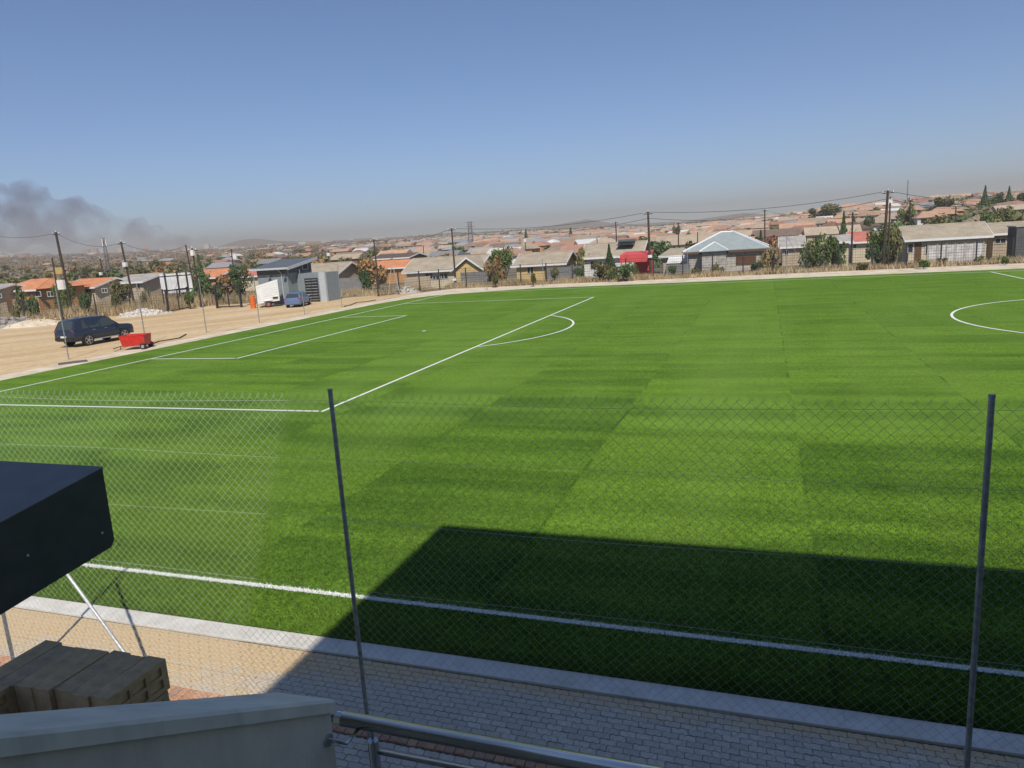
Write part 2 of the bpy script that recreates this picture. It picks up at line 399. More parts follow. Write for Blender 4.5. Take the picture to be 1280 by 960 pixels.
tag(link('paver_field', mb.mesh('paver_field', M_PAVER), walk), kind='stuff')
kerb = MB().bb(10, 44, -1.405, -1.085, -0.14, -0.07).build('kerb', M_JOINT); kerb['kind'] = 'structure'
for k in range(15):
    x = 12.4+k*2.0; MB().bbox(x+0.0006, x+1.9994, -1.40, -1.088, -0.068, 0.018, 0.0035).build('kerb_stone', M_KERB, kerb)
def brick_material(name, cols, rnd=0.25, scale=30):
    g = NG(name); p = g.objco()
    c = g.ramp(g.rand(), [(k/(len(cols)-1), q) for k, q in enumerate(cols)])
    c = g.mix(1.0, c, g.ramp(g.noise(p, scale, 5, 0.7), [(0.3, 0.7), (0.7, 1.2)]), 'MULTIPLY')
    g.col(c); g.rough(0.9); g.bump(g.noise(p, 70, 3), 0.35, 0.004); return g.m
M_REDBRICK = brick_material('red_clay_brick', [(0.50, 0.27, 0.16), (0.62, 0.34, 0.19), (0.44, 0.26, 0.18), (0.66, 0.39, 0.23), (0.56, 0.28, 0.15)])
edging = MB().bb(14, 40, -2.725, -2.48, -0.12, -0.02).build('brick_edging', M_JOINT); edging['kind'] = 'structure'
bm_ = MB(); bm_.bbox(-0.050, 0.050, -0.118, 0.118, -0.06, 0.0, 0.006); bme = bm_.mesh('brick', M_REDBRICK)
for k in range(150):
    x = 19.5+k*0.108; o = link('brick', bme, edging, (x, -2.602+rg.uniform(-.006, .006), 0.006+rg.uniform(-0.004, 0.005))); o.rotation_euler = (rg.gauss(0, .012), rg.gauss(0, .02), rg.gauss(0, .025))
    if not seen(x, -2.6) : bpy.data.objects.remove(o)

# ------------------------------------------------------------------ chain-link fence by the walkway
M_GALV = mat('galvanised_steel', (0.36, 0.37, 0.38), 0.45, 0.75, var=0.25, scale=8, bump=0.05)
M_WIRE = mat('galvanised_wire', (0.62, 0.63, 0.62), 0.45, 0.35, var=0.1, scale=5)
M_POST = mat('grey_painted_post', (0.36, 0.38, 0.36), 0.55, 0.3, var=0.3, scale=14, bump=0.1)
FY, FH = -2.95, 3.80
fence = thing('chain_link_fence', 'tall galvanised chain link fence between walkway and camera, with grey round posts', 'fence', (27.8, FY, 0))
posts_x = [12.5, 17.6, 22.72, 27.79, 33.08, 38.3]
for x in posts_x:
    mb = MB(); mb.tube([(x-27.8, 0.03, 0), (x-27.8, 0.03, FH+0.02)], 0.0215, 12); mb.tube([(x-27.8, 0.03, FH+0.02), (x-27.8, 0.03, FH+0.035)], 0.024, 12)
    mb.build('post', M_GALV if x < 23 else M_POST, fence, smooth=False)
MB().tube([(22.76-27.8, 0.075, 3.12), (25.04-27.8, 0.075, 0.0)], 0.019, 10).build('brace', M_WIRE, fence)
def chain_mesh():
    x0, x1, h = 12.5-27.8, 38.3-27.8, FH-0.06
    p = 0.092; hw = 0.046; vs = []; fs = []; r = 0.0012
    def stick(a, b):
        k = len(vs); t = (Vector(b)-Vector(a)).normalized(); n1 = Vector((0, 1, 0)); n2 = t.cross(n1)
        for q in (a, b):
            for an in (0, 2.094, 4.189): vs.append(tuple(Vector(q)+(n1*math.cos(an)+n2*math.sin(an))*r))
        for e in range(3): fs.append((k+e, k+(e+1) % 3, k+3+(e+1) % 3, k+3+e))
    # diagonals of both hands, a wire's thickness apart
    H = h; asp = 1.0
    n = int((x1-x0)/p)
    for s in (1, -1):
        k0 = -int(H/p)-2
        for k in range(k0, n+int(H/p)+2):
            xa = x0+k*p; xb = xa+s*H*asp
            za, zb = 0.04, H+0.04
            # clip to the panel
            if s > 0:
                t0 = max(0, (x0-xa)/(xb-xa)); t1 = min(1, (x1-xa)/(xb-xa))
            else:
                t0 = max(0, (xa-x1)/(xa-xb)); t1 = min(1, (xa-x0)/(xa-xb))
            if t1-t0 < 0.01: continue
            A = (xa+(xb-xa)*t0, s*r, za+(zb-za)*t0); B = (xa+(xb-xa)*t1, s*r, za+(zb-za)*t1)
            stick(A, B)
    rg2 = random.Random(2)
    for k in range(n):                                             # twisted barbs along the top
        x = x0+k*p+((H) % p); 
        stick((x-0.012, 0, H+0.035), (x-0.004+rg2.uniform(-.006, .006), 0.004, H+0.062)); stick((x+0.010, 0, H+0.035), (x+0.002+rg2.uniform(-.006, .006), -0.004, H+0.055+rg2.uniform(0, .012)))
    mb = MB(); mb.add(vs, fs); o = mb.build('wire_mesh', M_WIRE, fence); o['kind'] = 'stuff'
chain_mesh()
for z in (3.72, 3.17, 2.55, 1.84, 1.1, 0.4):
    pts = [(x-27.8, 0.006, z+0.012*math.sin(x*1.2+z*5)-0.01*abs(math.sin((x-22.7)/5.2*math.pi))) for x in np.linspace(12.5, 38.3, 60)]
    MB().tube(pts, 0.0014, 5).build('strand_wire', M_WIRE, fence)
# ------------------------------------------------------------------ the stand the picture is taken from
M_PLASTER = mat('grey_plaster', (0.64, 0.61, 0.52), 0.9, var=0.10, scale=5, bump=0.12, bscale=60, dirt=(0.52, 0.50, 0.45))
M_COPING = mat('coping_plaster', (0.71, 0.69, 0.61), 0.85, var=0.10, scale=7, bump=0.1, bscale=80, dirt=(0.58, 0.58, 0.55))
M_CONC = mat('stand_concrete', (0.32, 0.31, 0.29), 0.9, var=0.15, scale=2, bump=0.1)
M_ROOFST = mat('stand_roof_steel', (0.20, 0.21, 0.22), 0.6, 0.2, var=0.1)
def pitted(m):
    g = NG.__new__(NG); g.m = m; g.t = m.node_tree; g.b = g.t.nodes['Principled BSDF']; src = g.b.inputs['Base Color'].links[0].from_socket; co = g.objco()
    v = g.t.nodes.new('ShaderNodeTexVoronoi'); v.inputs['Scale'].default_value = 17; g.t.links.new(co, v.inputs['Vector'])
    sp_ = g.math('LESS_THAN', v.outputs['Distance'], g.math('MULTIPLY', g.ramp(g.noise(co, 3.0, 3), [(0.5, 0.0), (0.75, 1.0)]), 0.16))
    st_ = g.n('ShaderNodeMapping', Vector=co).outputs[0]; st_.node.inputs['Scale'].default_value = (9, 9, 0.7)
    c = g.mix(g.math('MULTIPLY', g.ramp(g.noise(st_, 1.0, 4, 0.6), [(0.5, 0.0), (0.72, 1.0)]), 0.28), src, (0.22, 0.20, 0.17))
    c = g.mix(g.math('MULTIPLY', sp_, 0.7), c, (0.12, 0.11, 0.10)); g.t.links.new(c, g.b.inputs['Base Color'])
pitted(M_PLASTER); pitted(M_COPING)
H = 12.5
cx_, cy_ = 25.985+0.3616*H, 2.82-0.789*H
st = thing('grandstand', 'concrete grandstand whose roof shades the walkway and the near pitch edge', 'grandstand', (36, -12, 0))
def sp(x0, x1, y0, y1, z0, z1, name, m): return MB().bb(x0-36, x1-36, y0+12, y1+12, z0, z1).build(name, m, st)
sp(cx_, 66, -22, cy_, H-0.28, H, 'roof', M_ROOFST)
for x in (34.5, 42, 50, 58, 65.5): sp(x-.2, x+.2, -14.6, -14.2, 0, H-0.28, 'column', M_CONC)
sp(26, 66, -21.9, -21.6, 0, H-0.28, 'back_wall', M_PLASTER)
sp(30.5, 66, -7.3, -6.72, 2.2, 2.62, 'landing', M_CONC)
for k in range(14): sp(30.5, 66, -7.3-(k+1)*0.8, -7.3-k*0.8, 0.0, 2.62+0.42*max(0, k-0)+0.0, 'terrace_step', M_CONC)

pw_ = thing('parapet_wall', 'sloping grey plastered parapet wall with pale coping in the shaded near corner', 'wall', (30.4, -6.95, 0))
SL = 0.607
def zc(y): return 3.775+SL*(-6.955-y)
def yz(x0, x1, pts): 
    return MB().prism([(x0, a, b) for a, b in pts], (x1-x0, 0, 0))
b = yz(-0.228, -0.014, [(0, 0), (0, zc(-6.95)-0.03), (-6, zc(-12.95)-0.03), (-6, 0)]); b.build('wall_body', M_PLASTER, pw_)
mb = MB(); y1_, y0_ = 0.012, -6.0; t_ = 0.036; e = 0.006
pts = [(-0.25, -0.062), (-0.25, -0.034), (-0.24, -0.028), (-0.010, 0.006), (0.0, -0.002), (0.0, -t_)]
vs = [(x, y1_+ (0.03 if x < -.1 else 0.0), zc(-6.95+y1_)+z) for x, z in pts]+[(x, y0_, zc(-6.95+y0_)+z) for x, z in pts]
mb.add(vs, [tuple(range(6)), tuple(6+q for q in reversed(range(6)))]+[(q, 6+q, 6+(q+1) % 6, (q+1) % 6) for q in range(6)])
mb.build('coping', M_COPING, pw_)

M_STEEL = mat('brushed_steel', (0.60, 0.61, 0.61), 0.22, 0.95, var=0.08, scale=6)
RY, RZ = -6.872, 3.656
rail = thing('handrail', 'brushed steel handrail at the bottom edge, fixed to the grey parapet wall end', 'handrail', (30.36, RY, RZ))
MB().tube([(0.012, 0, 0), (5.0, 0, 0)], 0.0225, 20).build('top_rail', M_STEEL, rail, smooth=True)
MB().tube([(-0.012, 0, 0), (0.004, 0, 0), (0.012, 0, 0)], 0.0195, 20).build('end_cap', M_STEEL, rail)
for px in (466, 1420):
    q = on_y(466, 924, RY); bx = q[0]-30.36 + (0 if px == 466 else 1.6)
    MB().tube([(bx, 0, q[2]-RZ-0.004), (bx, 0, 2.62-RZ)], 0.0165, 14).build('baluster', M_STEEL, rail)
    MB().tube([(bx, 0, -0.02), (bx, 0, q[2]-RZ)], 0.005, 8).build('pin', M_STEEL, rail)
for k in range(5):
    q = on_y(475, 940, RY); z = q[2]-RZ-k*0.16; MB().tube([(0.13, 0.0, z), (5.0, 0.0, z)], 0.008, 10).build('rod', M_STEEL, rail, smooth=True)
a = on_x(410, 925, 30.388)-np.array([30.36, RY, RZ]); b = on_x(433, 929, 30.435)-np.array([30.36, RY, RZ]); c_ = (on_y(450, 905, RY)[0]-30.36, 0, -0.018)
MB().tube([a, b, c_], 0.006, 10).build('bracket', M_STEEL, rail, smooth=True)
MB().tube([(a[0]-0.006, a[1], a[2]), (a[0]+0.006, a[1], a[2])], 0.018, 14).build('flange', M_STEEL, rail)

# bricks stacked on edge on the ledge behind the wall
M_STOCK = brick_material('stock_brick', [(0.50, 0.36, 0.20), (0.56, 0.40, 0.21), (0.43, 0.32, 0.20)], scale=18)
ylo, yhi = -8.0, -3.0
for _ in range(50):
    ym = (ylo+yhi)/2; wd_ = on_y(204, 825, ym)[0]-on_y(56.6, 801.7, ym)[0]
    if wd_ < 7*0.0755: ylo = ym
    else: yhi = ym
BP = on_y(204, 825, ym); 
def holed_brick(L=0.222, W_=0.0735, Hh=0.106):
    # perforated bed faces look along X; the brick lies on its long edge, length along Y
    mb = MB(); nx = 3; nz = 2
    ys = [-L/2, -L/2+.022]; zs = [0, .018]
    cy = [(-L/2+0.022+k*0.0627, -L/2+0.022+k*0.0627+0.052) for k in range(3)]; cz = [(0.016, 0.047), (0.059, 0.090)]
    ylines = [-L/2]+[q for p in cy for q in p]+[L/2]; zlines = [0]+[q for p in cz for q in p]+[Hh]
    ylines = sorted(ylines); zlines = sorted(zlines)
    for sx in (-1, 1):
        x = sx*W_/2
        for iy in range(len(ylines)-1):
            for iz in range(len(zlines)-1):
                hole = iy % 2 == 1 and iz % 2 == 1
                y0, y1, z0, z1 = ylines[iy], ylines[iy+1], zlines[iz], zlines[iz+1]
                if not hole: mb.add([(x, y0, z0), (x, y1, z0), (x, y1, z1), (x, y0, z1)], [(0, 1, 2, 3) if sx > 0 else (3, 2, 1, 0)])
                else:
                    xi = x-sx*0.009
                    mb.add([(x, y0, z0), (x, y1, z0), (x, y1, z1), (x, y0, z1), (xi, y0, z0), (xi, y1, z0), (xi, y1, z1), (xi, y0, z1)],
                           [(0, 1, 5, 4), (1, 2, 6, 5), (2, 3, 7, 6), (3, 0, 4, 7), (4, 5, 6, 7)])
    x = W_/2
    mb.add([(-x, -L/2, 0), (x, -L/2, 0), (x, L/2, 0), (-x, L/2, 0), (-x, -L/2, Hh), (x, -L/2, Hh), (x, L/2, Hh), (-x, L/2, Hh)], [(3, 2, 1, 0), (4, 5, 6, 7), (0, 1, 5, 4), (2, 3, 7, 6)])
    return mb.mesh('brick', M_STOCK)
hb = holed_brick()
LZ = BP[2]-3*0.108
bs = thing('brick_stack', 'stack of perforated stock bricks on edge behind the grey parapet wall', 'brick stack', (BP[0], BP[1], LZ))
rg = random.Random(9)
for lay_ in range(3):
    for k in range(7):
        o = link('brick', hb, bs, (-0.0375-k*0.0752+rg.uniform(-.002, .002)+(0.006 if lay_ == 0 else 0), -0.111+rg.uniform(-.011, .011), lay_*0.108+(rg.uniform(0, .004) if lay_ == 2 else 0))); o.rotation_euler.z = rg.gauss(0, .012)
    for k in range(3):
        o = link('brick', hb, bs, (-0.0375-(5.1+k)*0.0755, -0.345+rg.uniform(-.007, .007)-0.0, lay_*0.108-0.0)); o.rotation_euler.z = rg.gauss(0, .01)
ledge = tag(MB().bb(23.6, 30.13, BP[1]-1.6, BP[1]+0.10, LZ-0.3, LZ-0.002).build('concrete_ledge', M_CONC), 'shaded concrete ledge under the brick stack behind the parapet wall', 'ledge')
MB().bb(23.6, 30.13, BP[1]-1.55, BP[1]-0.9, 0.0, LZ-0.3).build('support_wall', M_PLASTER, ledge)

# dark canopy box reaching in from the side
M_CANOPY = mat('dark_painted_steel', (0.052, 0.060, 0.056), 0.5, 0.0, var=0.2, scale=6, spec=0.45, dirt=(0.075, 0.075, 0.068))
M_CANTOP = mat('dark_roof_sheet', (0.155, 0.152, 0.140), 0.5, 0.0, var=0.18, scale=5, spec=0.6, dirt=(0.17, 0.165, 0.155))
CXp = 28.5
A_, B_, C_, D_, E_ = [on_x(u, v, CXp) for u, v in ((128, 585), (143, 675), (139, 684), (0, 769), (0, 655))]
can = thing('dark_canopy', 'dark steel canopy box with deep fascia jutting in beside the stand', 'canopy', (CXp, A_[1], 0))
def ext(p, q, k): return q+(q-p)*k
D2, E2 = ext(C_, D_, 2.0), ext(A_, E_, 2.2)
E2 = np.array([CXp, D2[1], E2[2]])
loc = lambda p: (0.0, p[1]-A_[1], p[2])
MB().prism([loc(A_), loc(B_), loc(C_)[0:1]+(loc(C_)[1], loc(C_)[2]), loc(D2), loc(E2)], (-5.2, 0, 0)).build('fascia', M_CANOPY, can)
na, ne = np.array(loc(A_)), np.array(loc(E2)); up = np.array([0, 0, 0.006])
for k, (t0, t1) in enumerate(((0.0, 0.335), (0.34, 0.70), (0.705, 1.0))):
    p0, p1 = na+(ne-na)*t0, na+(ne-na)*t1
    s0 = 0.0; vs = []
    for q in (p0, p1):
        for dz in (0.002, 0.006+0.004*(k % 2)): vs += [(0.004, q[1]+(0.004 if q is p0 and k == 0 else 0), q[2]+dz), (-5.2, q[1]+(0.004 if q is p0 and k == 0 else 0), q[2]+dz)]
    MB().add(vs, [(0, 1, 3, 2), (4, 5, 7, 6), (2, 3, 7, 6), (0, 1, 5, 4), (0, 2, 6, 4), (1, 3, 7, 5)]).build('roof_sheet', M_CANTOP, can)
MB().bb(-5.0, -4.8, ne[1]+0.2, ne[1]+0.4, 0, ne[2]-0.3).build('column', M_CANOPY, can)
for u, v in ((34, 694), (127, 666)):
    q = on_x(u, v, CXp) if v > 600 else None
    if q is not None: MB().cyl((0.003, q[1]-A_[1], q[2]), 0.006, 0.006, 10, 'x').build('bolt', M_WIRE, can)
# ------------------------------------------------------------------ vehicles and gear in the yard
M_NAVY = mat('navy_car_paint', (0.034, 0.047, 0.080), 0.14, 0.4, var=0.05, spec=0.6)
M_BLUE = mat('blue_car_paint', (0.13, 0.19, 0.33), 0.28, 0.3, var=0.05, spec=0.6)
M_GLASS = mat('dark_car_glass', (0.045, 0.055, 0.055), 0.05, 0.0, var=0.0, spec=0.8)
M_TYRE = mat('tyre_rubber', (0.018, 0.018, 0.018), 0.85, var=0.2)
M_ALLOY = mat('alloy_rim', (0.45, 0.45, 0.46), 0.35, 0.7, var=0.05)
M_GDARK0 = mat('dull_grey_sheet', (0.12, 0.11, 0.11), 0.6, var=0.2)
M_BLACK = mat('black_plastic', (0.02, 0.02, 0.021), 0.6, var=0.1)
M_TAIL = mat('red_tail_lamp', (0.40, 0.02, 0.03), 0.2, var=0.05)
M_HEAD = mat('head_lamp', (0.7, 0.7, 0.72), 0.15, 0.3, var=0.05)
M_PLATE = mat('number_plate', (0.65, 0.65, 0.6), 0.5, var=0.05)
def wheel(parent, x, y, r, wd, sgn):
    t = MB().cyl((0, 0, 0), r, wd, 22, 'y').build('wheel', M_TYRE, parent, (x, y, r))
    mb = MB(); mb.cyl((0, sgn*(wd/2+0.002), 0), r*0.70, 0.012, 20, 'y', 1)
    for k in range(5):
        a = k*2*math.pi/5; M = Matrix.Rotation(a, 4, 'Y')
        mb.box((r*0.36, sgn*(wd/2+0.016), 0), (r*0.66, 0.02, r*0.17), M=M, mi=0)
    mb.cyl((0, sgn*(wd/2+0.016), 0), r*0.16, 0.026, 12, 'y', 0)
    for k in range(20):
        a0, a1 = k*math.pi/10, (k+1)*math.pi/10; y = sgn*(wd/2+0.018)
        mb.add([(r*q*math.cos(a), y, r*q*math.sin(a)) for q in (0.66, 0.73) for a in (a0, a1)], [(0, 1, 3, 2)], 0)
    mb.build('rim', [M_ALLOY, M_BLACK], t)
def loft(name, secs, m, parent, smooth=True):
    n = len(secs[0]); mb = MB(); mb.v = [tuple(map(float, p)) for s in secs for p in s]
    for i in range(len(secs)-1):
        for k in range(n): mb.f.append((i*n+k, i*n+(k+1) % n, (i+1)*n+(k+1) % n, (i+1)*n+k))
    mb.f += [tuple(range(n)), tuple((len(secs)-1)*n+k for k in reversed(range(n)))]; mb.m = [0]*len(mb.f)
    o = mb.build(name, m, parent, smooth=smooth)
    b = o.modifiers.new('bevel', 'BEVEL'); b.width = 0.03; b.segments = 2; b.limit_method = 'ANGLE'; b.angle_limit = R(35)
    return o
def sec(x, wz):
    l = [(x, -w_, z) for w_, z in wz]; return l+[(x, w_, z) for w_, z in reversed(wz)]
def car(name, label, loc, heading, L, W_, Hh, paint, suv):
    o = thing(name, label, 'car', loc, heading)
    hl, hw = L/2, W_/2; gc = 0.36 if suv else 0.24
    belt = Hh*0.61 if suv else Hh*0.62; hood = belt+0.0 if suv else belt-0.10; wr = 0.385 if suv else 0.30
    body = []
    for t, hz, k, g in ((-1.0, belt-.20, .90, gc+.12), (-0.985, belt-.04, .95, gc+.05), (-0.90, belt, .985, gc), (-0.5, belt+.02, 1.0, gc), (0.0, belt, 1.0, gc), (0.40, belt-.01, 1.0, gc), (0.55, hood, .99, gc), (0.82, hood-.05, .97, gc), (0.95, hood-.12, .92, gc+.05), (1.0, hood-.27, .82, gc+.14)):
        body.append(sec(t*hl, [(hw*k*0.90, g), (hw*k*0.99, g+0.16), (hw*k, (g+hz)/2+.05), (hw*k*0.955, hz-0.03), (hw*k*0.86, hz)]))
    bo = loft('body', body, paint, o)
    gh = []
    st_ = ((-0.985, belt-.03, .84), (-0.86, Hh-.14, .76), (-0.70, Hh-.03, .77), (-0.25, Hh, .78), (0.14, Hh-.04, .77), (0.53, belt-.03, .84)) if suv else ((-0.97, belt-.03, .80), (-0.72, Hh-.06, .70), (-0.5, Hh, .72), (-0.05, Hh, .72), (0.10, Hh-.04, .71), (0.50, belt-.04, .82))
    for t, zt, k in st_: gh.append(sec(t*hl, [(hw*.955, belt-.05), (hw*(k+.02) if zt > belt+.1 else hw*.93, max(zt-.04, belt-.04)), (hw*(k-.05), max(zt, belt-.03))]))
    gho = loft('cabin', gh, paint, o)
    # windows: panes on the cabin sides, rear and front
    zt, zb = Hh-0.13, belt+0.03
    def yside(z): 
        a = (z-(belt-.05))/(Hh-.04-belt+.05); return hw*(.955+(.76+.02-.955)*a)+0.006
    spans = ((-0.70, -0.52), (-0.48, -0.15), (-0.11, 0.22)) if suv else ((-0.62, -0.26), (-0.23, 0.16))
    for s in (-1, 1):
        for k, (a, b) in enumerate(spans):
            sh_a = 0.10 if k == 0 else 0.0; sh_b = (0.16 if k == len(spans)-1 else 0.0)
            vs = [(a*hl, s*yside(zb), zb), ((b+sh_b)*hl, s*yside(zb), zb), (b*hl, s*yside(zt), zt), ((a+sh_a*.5)*hl, s*yside(zt), zt)]
            vs += [(x, y-s*0.015, z) for x, y, z in vs]
            MB().add(vs, [(0, 1, 2, 3), (4, 5, 6, 7), (0, 1, 5, 4), (1, 2, 6, 5), (2, 3, 7, 6), (3, 0, 4, 7)]).build('window', M_GLASS, o)
        for x in (-0.58*hl, 0.60*hl):
            wheel(o, x, s*(hw-0.11), wr, 0.225, s)
            ar = MB(); n = 14; z0 = wr
            ring_ = [(x+(wr+.085)*math.cos(math.pi*k/n), s*(hw*0.99+0.004), z0+(wr+.085)*math.sin(math.pi*k/n)) for k in range(n+1)]
            ar.add(ring_+[(q[0], q[1]-s*0.12, q[2]) for q in ring_]+[(x+(wr+.02)*math.cos(math.pi*k/n), s*(hw*0.99+0.004), z0+(wr+.02)*math.sin(math.pi*k/n)) for k in range(n+1)],
                   [(k, k+1, n+2+k, n+1+k) for k in range(n)]+[(k, k+1, 2*n+3+k, 2*n+2+k) for k in range(n)])
            ar.add([(x+(wr+.03)*math.cos(math.pi*k/n), s*(hw*0.985+0.002), z0+(wr+.03)*math.sin(math.pi*k/n)) for k in range(n+1)], [tuple(range(n+1))])
            ar.build('wheel_arch', M_BLACK, o)
        MB().box((-hl*0.965, s*hw*0.80, belt-0.10), (0.10, 0.24, 0.20)).build('tail_lamp', M_TAIL, o)
        MB().box((hl*0.93, s*hw*0.70, hood-0.19), (0.12, 0.34, 0.13)).build('headlight', M_HEAD, o)
        MB().box((0.33*hl, s*(hw+0.09), belt+0.06), (0.12, 0.17, 0.13)).build('mirror', paint, o)
        MB().box((0.0, s*(hw*0.985), gc+0.02), (L*0.40, 0.09, 0.07)).build('side_step', M_ALLOY if suv else M_BLACK, o)
        if suv: MB().tube([(-0.66*hl, s*hw*0.66, Hh+0.0), (-0.62*hl, s*hw*0.66, Hh+0.045), (0.0, s*hw*0.67, Hh+0.05), (0.06*hl, s*hw*0.67, Hh-0.01)], 0.016, 6).build('roof_rail', M_ALLOY, o)
        for x in ((-0.36*hl, 0.02*hl) if suv else (-0.1*hl,)):
            MB().box((x, s*(hw*0.985), belt-0.12), (0.16, 0.03, 0.03)).build('door_handle', M_ALLOY, o)
    ra = st_[0][0]*hl; rb = st_[1][0]*hl; zz0, zz1 = belt+.04, Hh-.14
    def rx(z): 
        q = (z-(belt-.03))/((st_[1][1])-(belt-.03)); return ra+(rb-ra)*q-0.012
    w0, w1 = hw*.78, hw*.66
    MB().add([(rx(zz0), -w0, zz0), (rx(zz0), w0, zz0), (rx(zz1), w1, zz1), (rx(zz1), -w1, zz1), (rx(zz0)+.02, -w0, zz0), (rx(zz0)+.02, w0, zz0), (rx(zz1)+.02, w1, zz1), (rx(zz1)+.02, -w1, zz1)], [(0, 1, 2, 3), (4, 5, 6, 7), (0, 1, 5, 4), (1, 2, 6, 5), (2, 3, 7, 6), (3, 0, 4, 7)]).build('rear_window', M_GLASS, o)
    fa, fb = st_[-1], st_[-2]; 
    def fx(z): 
        q = (z-fa[1])/(fb[1]-fa[1]); return (fa[0]+(fb[0]-fa[0])*q)*hl+0.014
    MB().add([(fx(zz0), -w0, zz0), (fx(zz0), w0, zz0), (fx(zz1), w1, zz1), (fx(zz1), -w1, zz1), (fx(zz0)-.02, -w0, zz0), (fx(zz0)-.02, w0, zz0), (fx(zz1)-.02, w1, zz1), (fx(zz1)-.02, -w1, zz1)], [(0, 1, 2, 3), (4, 5, 6, 7), (0, 1, 5, 4), (1, 2, 6, 5), (2, 3, 7, 6), (3, 0, 4, 7)]).build('windscreen', M_GLASS, o)
    MB().box((-hl*0.99, 0, gc+0.20), (0.14, W_*0.86, 0.20)).build('rear_bumper', M_BLACK if suv else paint, o)
    MB().box((-hl*1.0-0.055 if 0 else -hl*1.02, 0, gc+0.36 if suv else gc+.22), (0.02, 0.5, 0.12)).build('number_plate', M_PLATE, o)
    MB().box((hl*0.97, 0, gc+0.12), (0.16, W_*0.78, 0.20)).build('front_bumper', M_BLACK, o)
    MB().box((hl*0.975, 0, hood-0.24), (0.09, W_*0.46, 0.15)).build('grille', M_BLACK, o)
    return o
GZ = 0.006
Q = on_z(111, 432, GZ); fwd = np.array([0.03, 1.0, 0]); rt = np.array([1.0, -0.03, 0])
c = Q+fwd*1.39-rt*0.84
car('parked_car', 'dark navy four wheel drive parked on the yellow dirt beside the pitch', (c[0], c[1], GZ), math.atan2(1.0, 0.03), 4.8, 1.90, 1.86, M_NAVY, True)
Q = on_z(362, 384.5, GZ); 
car('parked_car', 'small blue hatchback parked in front of the grey guardhouse', (Q[0]-0.3*1.6+0.5, Q[1]+0.954*1.6, GZ), math.atan2(0.954, -0.30), 3.8, 1.68, 1.48, M_BLUE, False)

# red tipping skip trailer
M_RED = mat('red_enamel', (0.52, 0.022, 0.016), 0.45, var=0.2, scale=4, dirt=(0.30, 0.06, 0.04))
M_DARKIRON = mat('dark_iron', (0.035, 0.035, 0.038), 0.6, 0.3, var=0.3, scale=8)
q = on_z(167, 437, GZ)
tr = thing('skip_trailer', 'small red open skip trailer on two wheels at the pitch corner', 'trailer', (q[0], q[1]+0.3, GZ), 0.384)
tr.scale = (.86, .86, .92)
mb = MB()
def frust(mb, z0, z1, a, b, t=0.04):
    lo = [(-a[0], -a[1], z0), (a[0], -a[1], z0), (a[0], a[1], z0), (-a[0], a[1], z0)]; hi = [(-b[0], -b[1], z1), (b[0]*0.94, -b[1], z1), (b[0]*0.94, b[1], z1), (-b[0], b[1], z1)]
    inn = [(x*(1-t/abs(b[0])), y*(1-t/abs(b[1])), z) for x, y, z in hi]; ib = [(x*.93, y*.9, z0+.05) for x, y, z in lo]
    mb.add(lo+hi+inn+ib, [(3, 2, 1, 0)]+[(k, (k+1) % 4, 4+(k+1) % 4, 4+k) for k in range(4)]+[(4+k, 4+(k+1) % 4, 8+(k+1) % 4, 8+k) for k in range(4)]+[(8+k, 8+(k+1) % 4, 12+(k+1) % 4, 12+k) for k in range(4)]+[(12, 13, 14, 15)])
frust(mb, 0.26, 0.96, (0.80, 0.50), (0.90, 0.60)); mb.build('tub', M_RED, tr)
for s in (-1, 1):
    mb = MB(); mb.tube([(-.90, s*.605, .96), (.85, s*.605, .96)], 0.022, 6); mb.build('rim_bar', M_RED, tr)
    t = MB().cyl((0, 0, 0), 0.20, 0.13, 18, 'y').build('wheel', M_TYRE, tr, (0.70, s*0.63, 0.20)); MB().cyl((0, s*0.075, 0), 0.11, 0.02, 14, 'y').build('rim', M_ALLOY, t)
    MB().box((0, s*0.30, 0.27), (1.7, 0.07, 0.07)).build('chassis_rail', M_DARKIRON, tr)
    for x in (-0.45, 0.0, 0.45): MB().box((x, s*0.545, 0.60), (0.05, 0.03, 0.5)).build('rib', M_RED, tr)
MB().tube([(-0.8, 0, 0.27), (-1.25, 0, 0.22), (-1.7, 0, 0.10)], 0.03, 6).build('drawbar', M_DARKIRON, tr)
MB().tube([(-1.2, 0.05, 0.23), (-1.2, 0.05, 0.0)], 0.025, 6).build('prop_stand', M_DARKIRON, tr)
MB().tube([(-0.3, -0.62, 0.30), (-1.2, -0.9, 0.02)], 0.018, 6).build('tow_chain', M_DARKIRON, tr)

# orange drum, white ribbed trailer
M_ORANGE = mat('orange_plastic', (0.62, 0.13, 0.03), 0.5, var=0.12)
q = on_z(317, 385.5, GZ); dr = thing('traffic_drum', 'upright orange plastic drum beside the white ribbed trailer', 'drum', (q[0], q[1], GZ))
pr = [(0.30, 0), (0.30, .06), (.265, .07), (.265, .40), (.28, .42), (.28, .50), (.25, .52), (.25, .86), (.265, .88), (.265, .95), (.235, .97), (.235, 1.25), (.10, 1.34)]
mb = MB(); n = 18
for r_, z in pr: mb.v += [(r_*math.cos(2*math.pi*k/n), r_*math.sin(2*math.pi*k/n), z) for k in range(n)]
for i in range(len(pr)-1): mb.f += [(i*n+k, i*n+(k+1) % n, (i+1)*n+(k+1) % n, (i+1)*n+k) for k in range(n)]
mb.f.append(tuple((len(pr)-1)*n+k for k in range(n))); mb.m = [0]*len(mb.f); mb.build('drum_body', M_ORANGE, dr)
MB().cyl((0, 0, 1.37), 0.06, 0.08, 12).build('cap', M_ORANGE, dr)
M_WHITE = mat('white_sheet_metal', (0.72, 0.72, 0.70), 0.5, var=0.08, scale=2, dirt=(0.5, 0.45, 0.38))
q = on_z(333, 384, GZ)
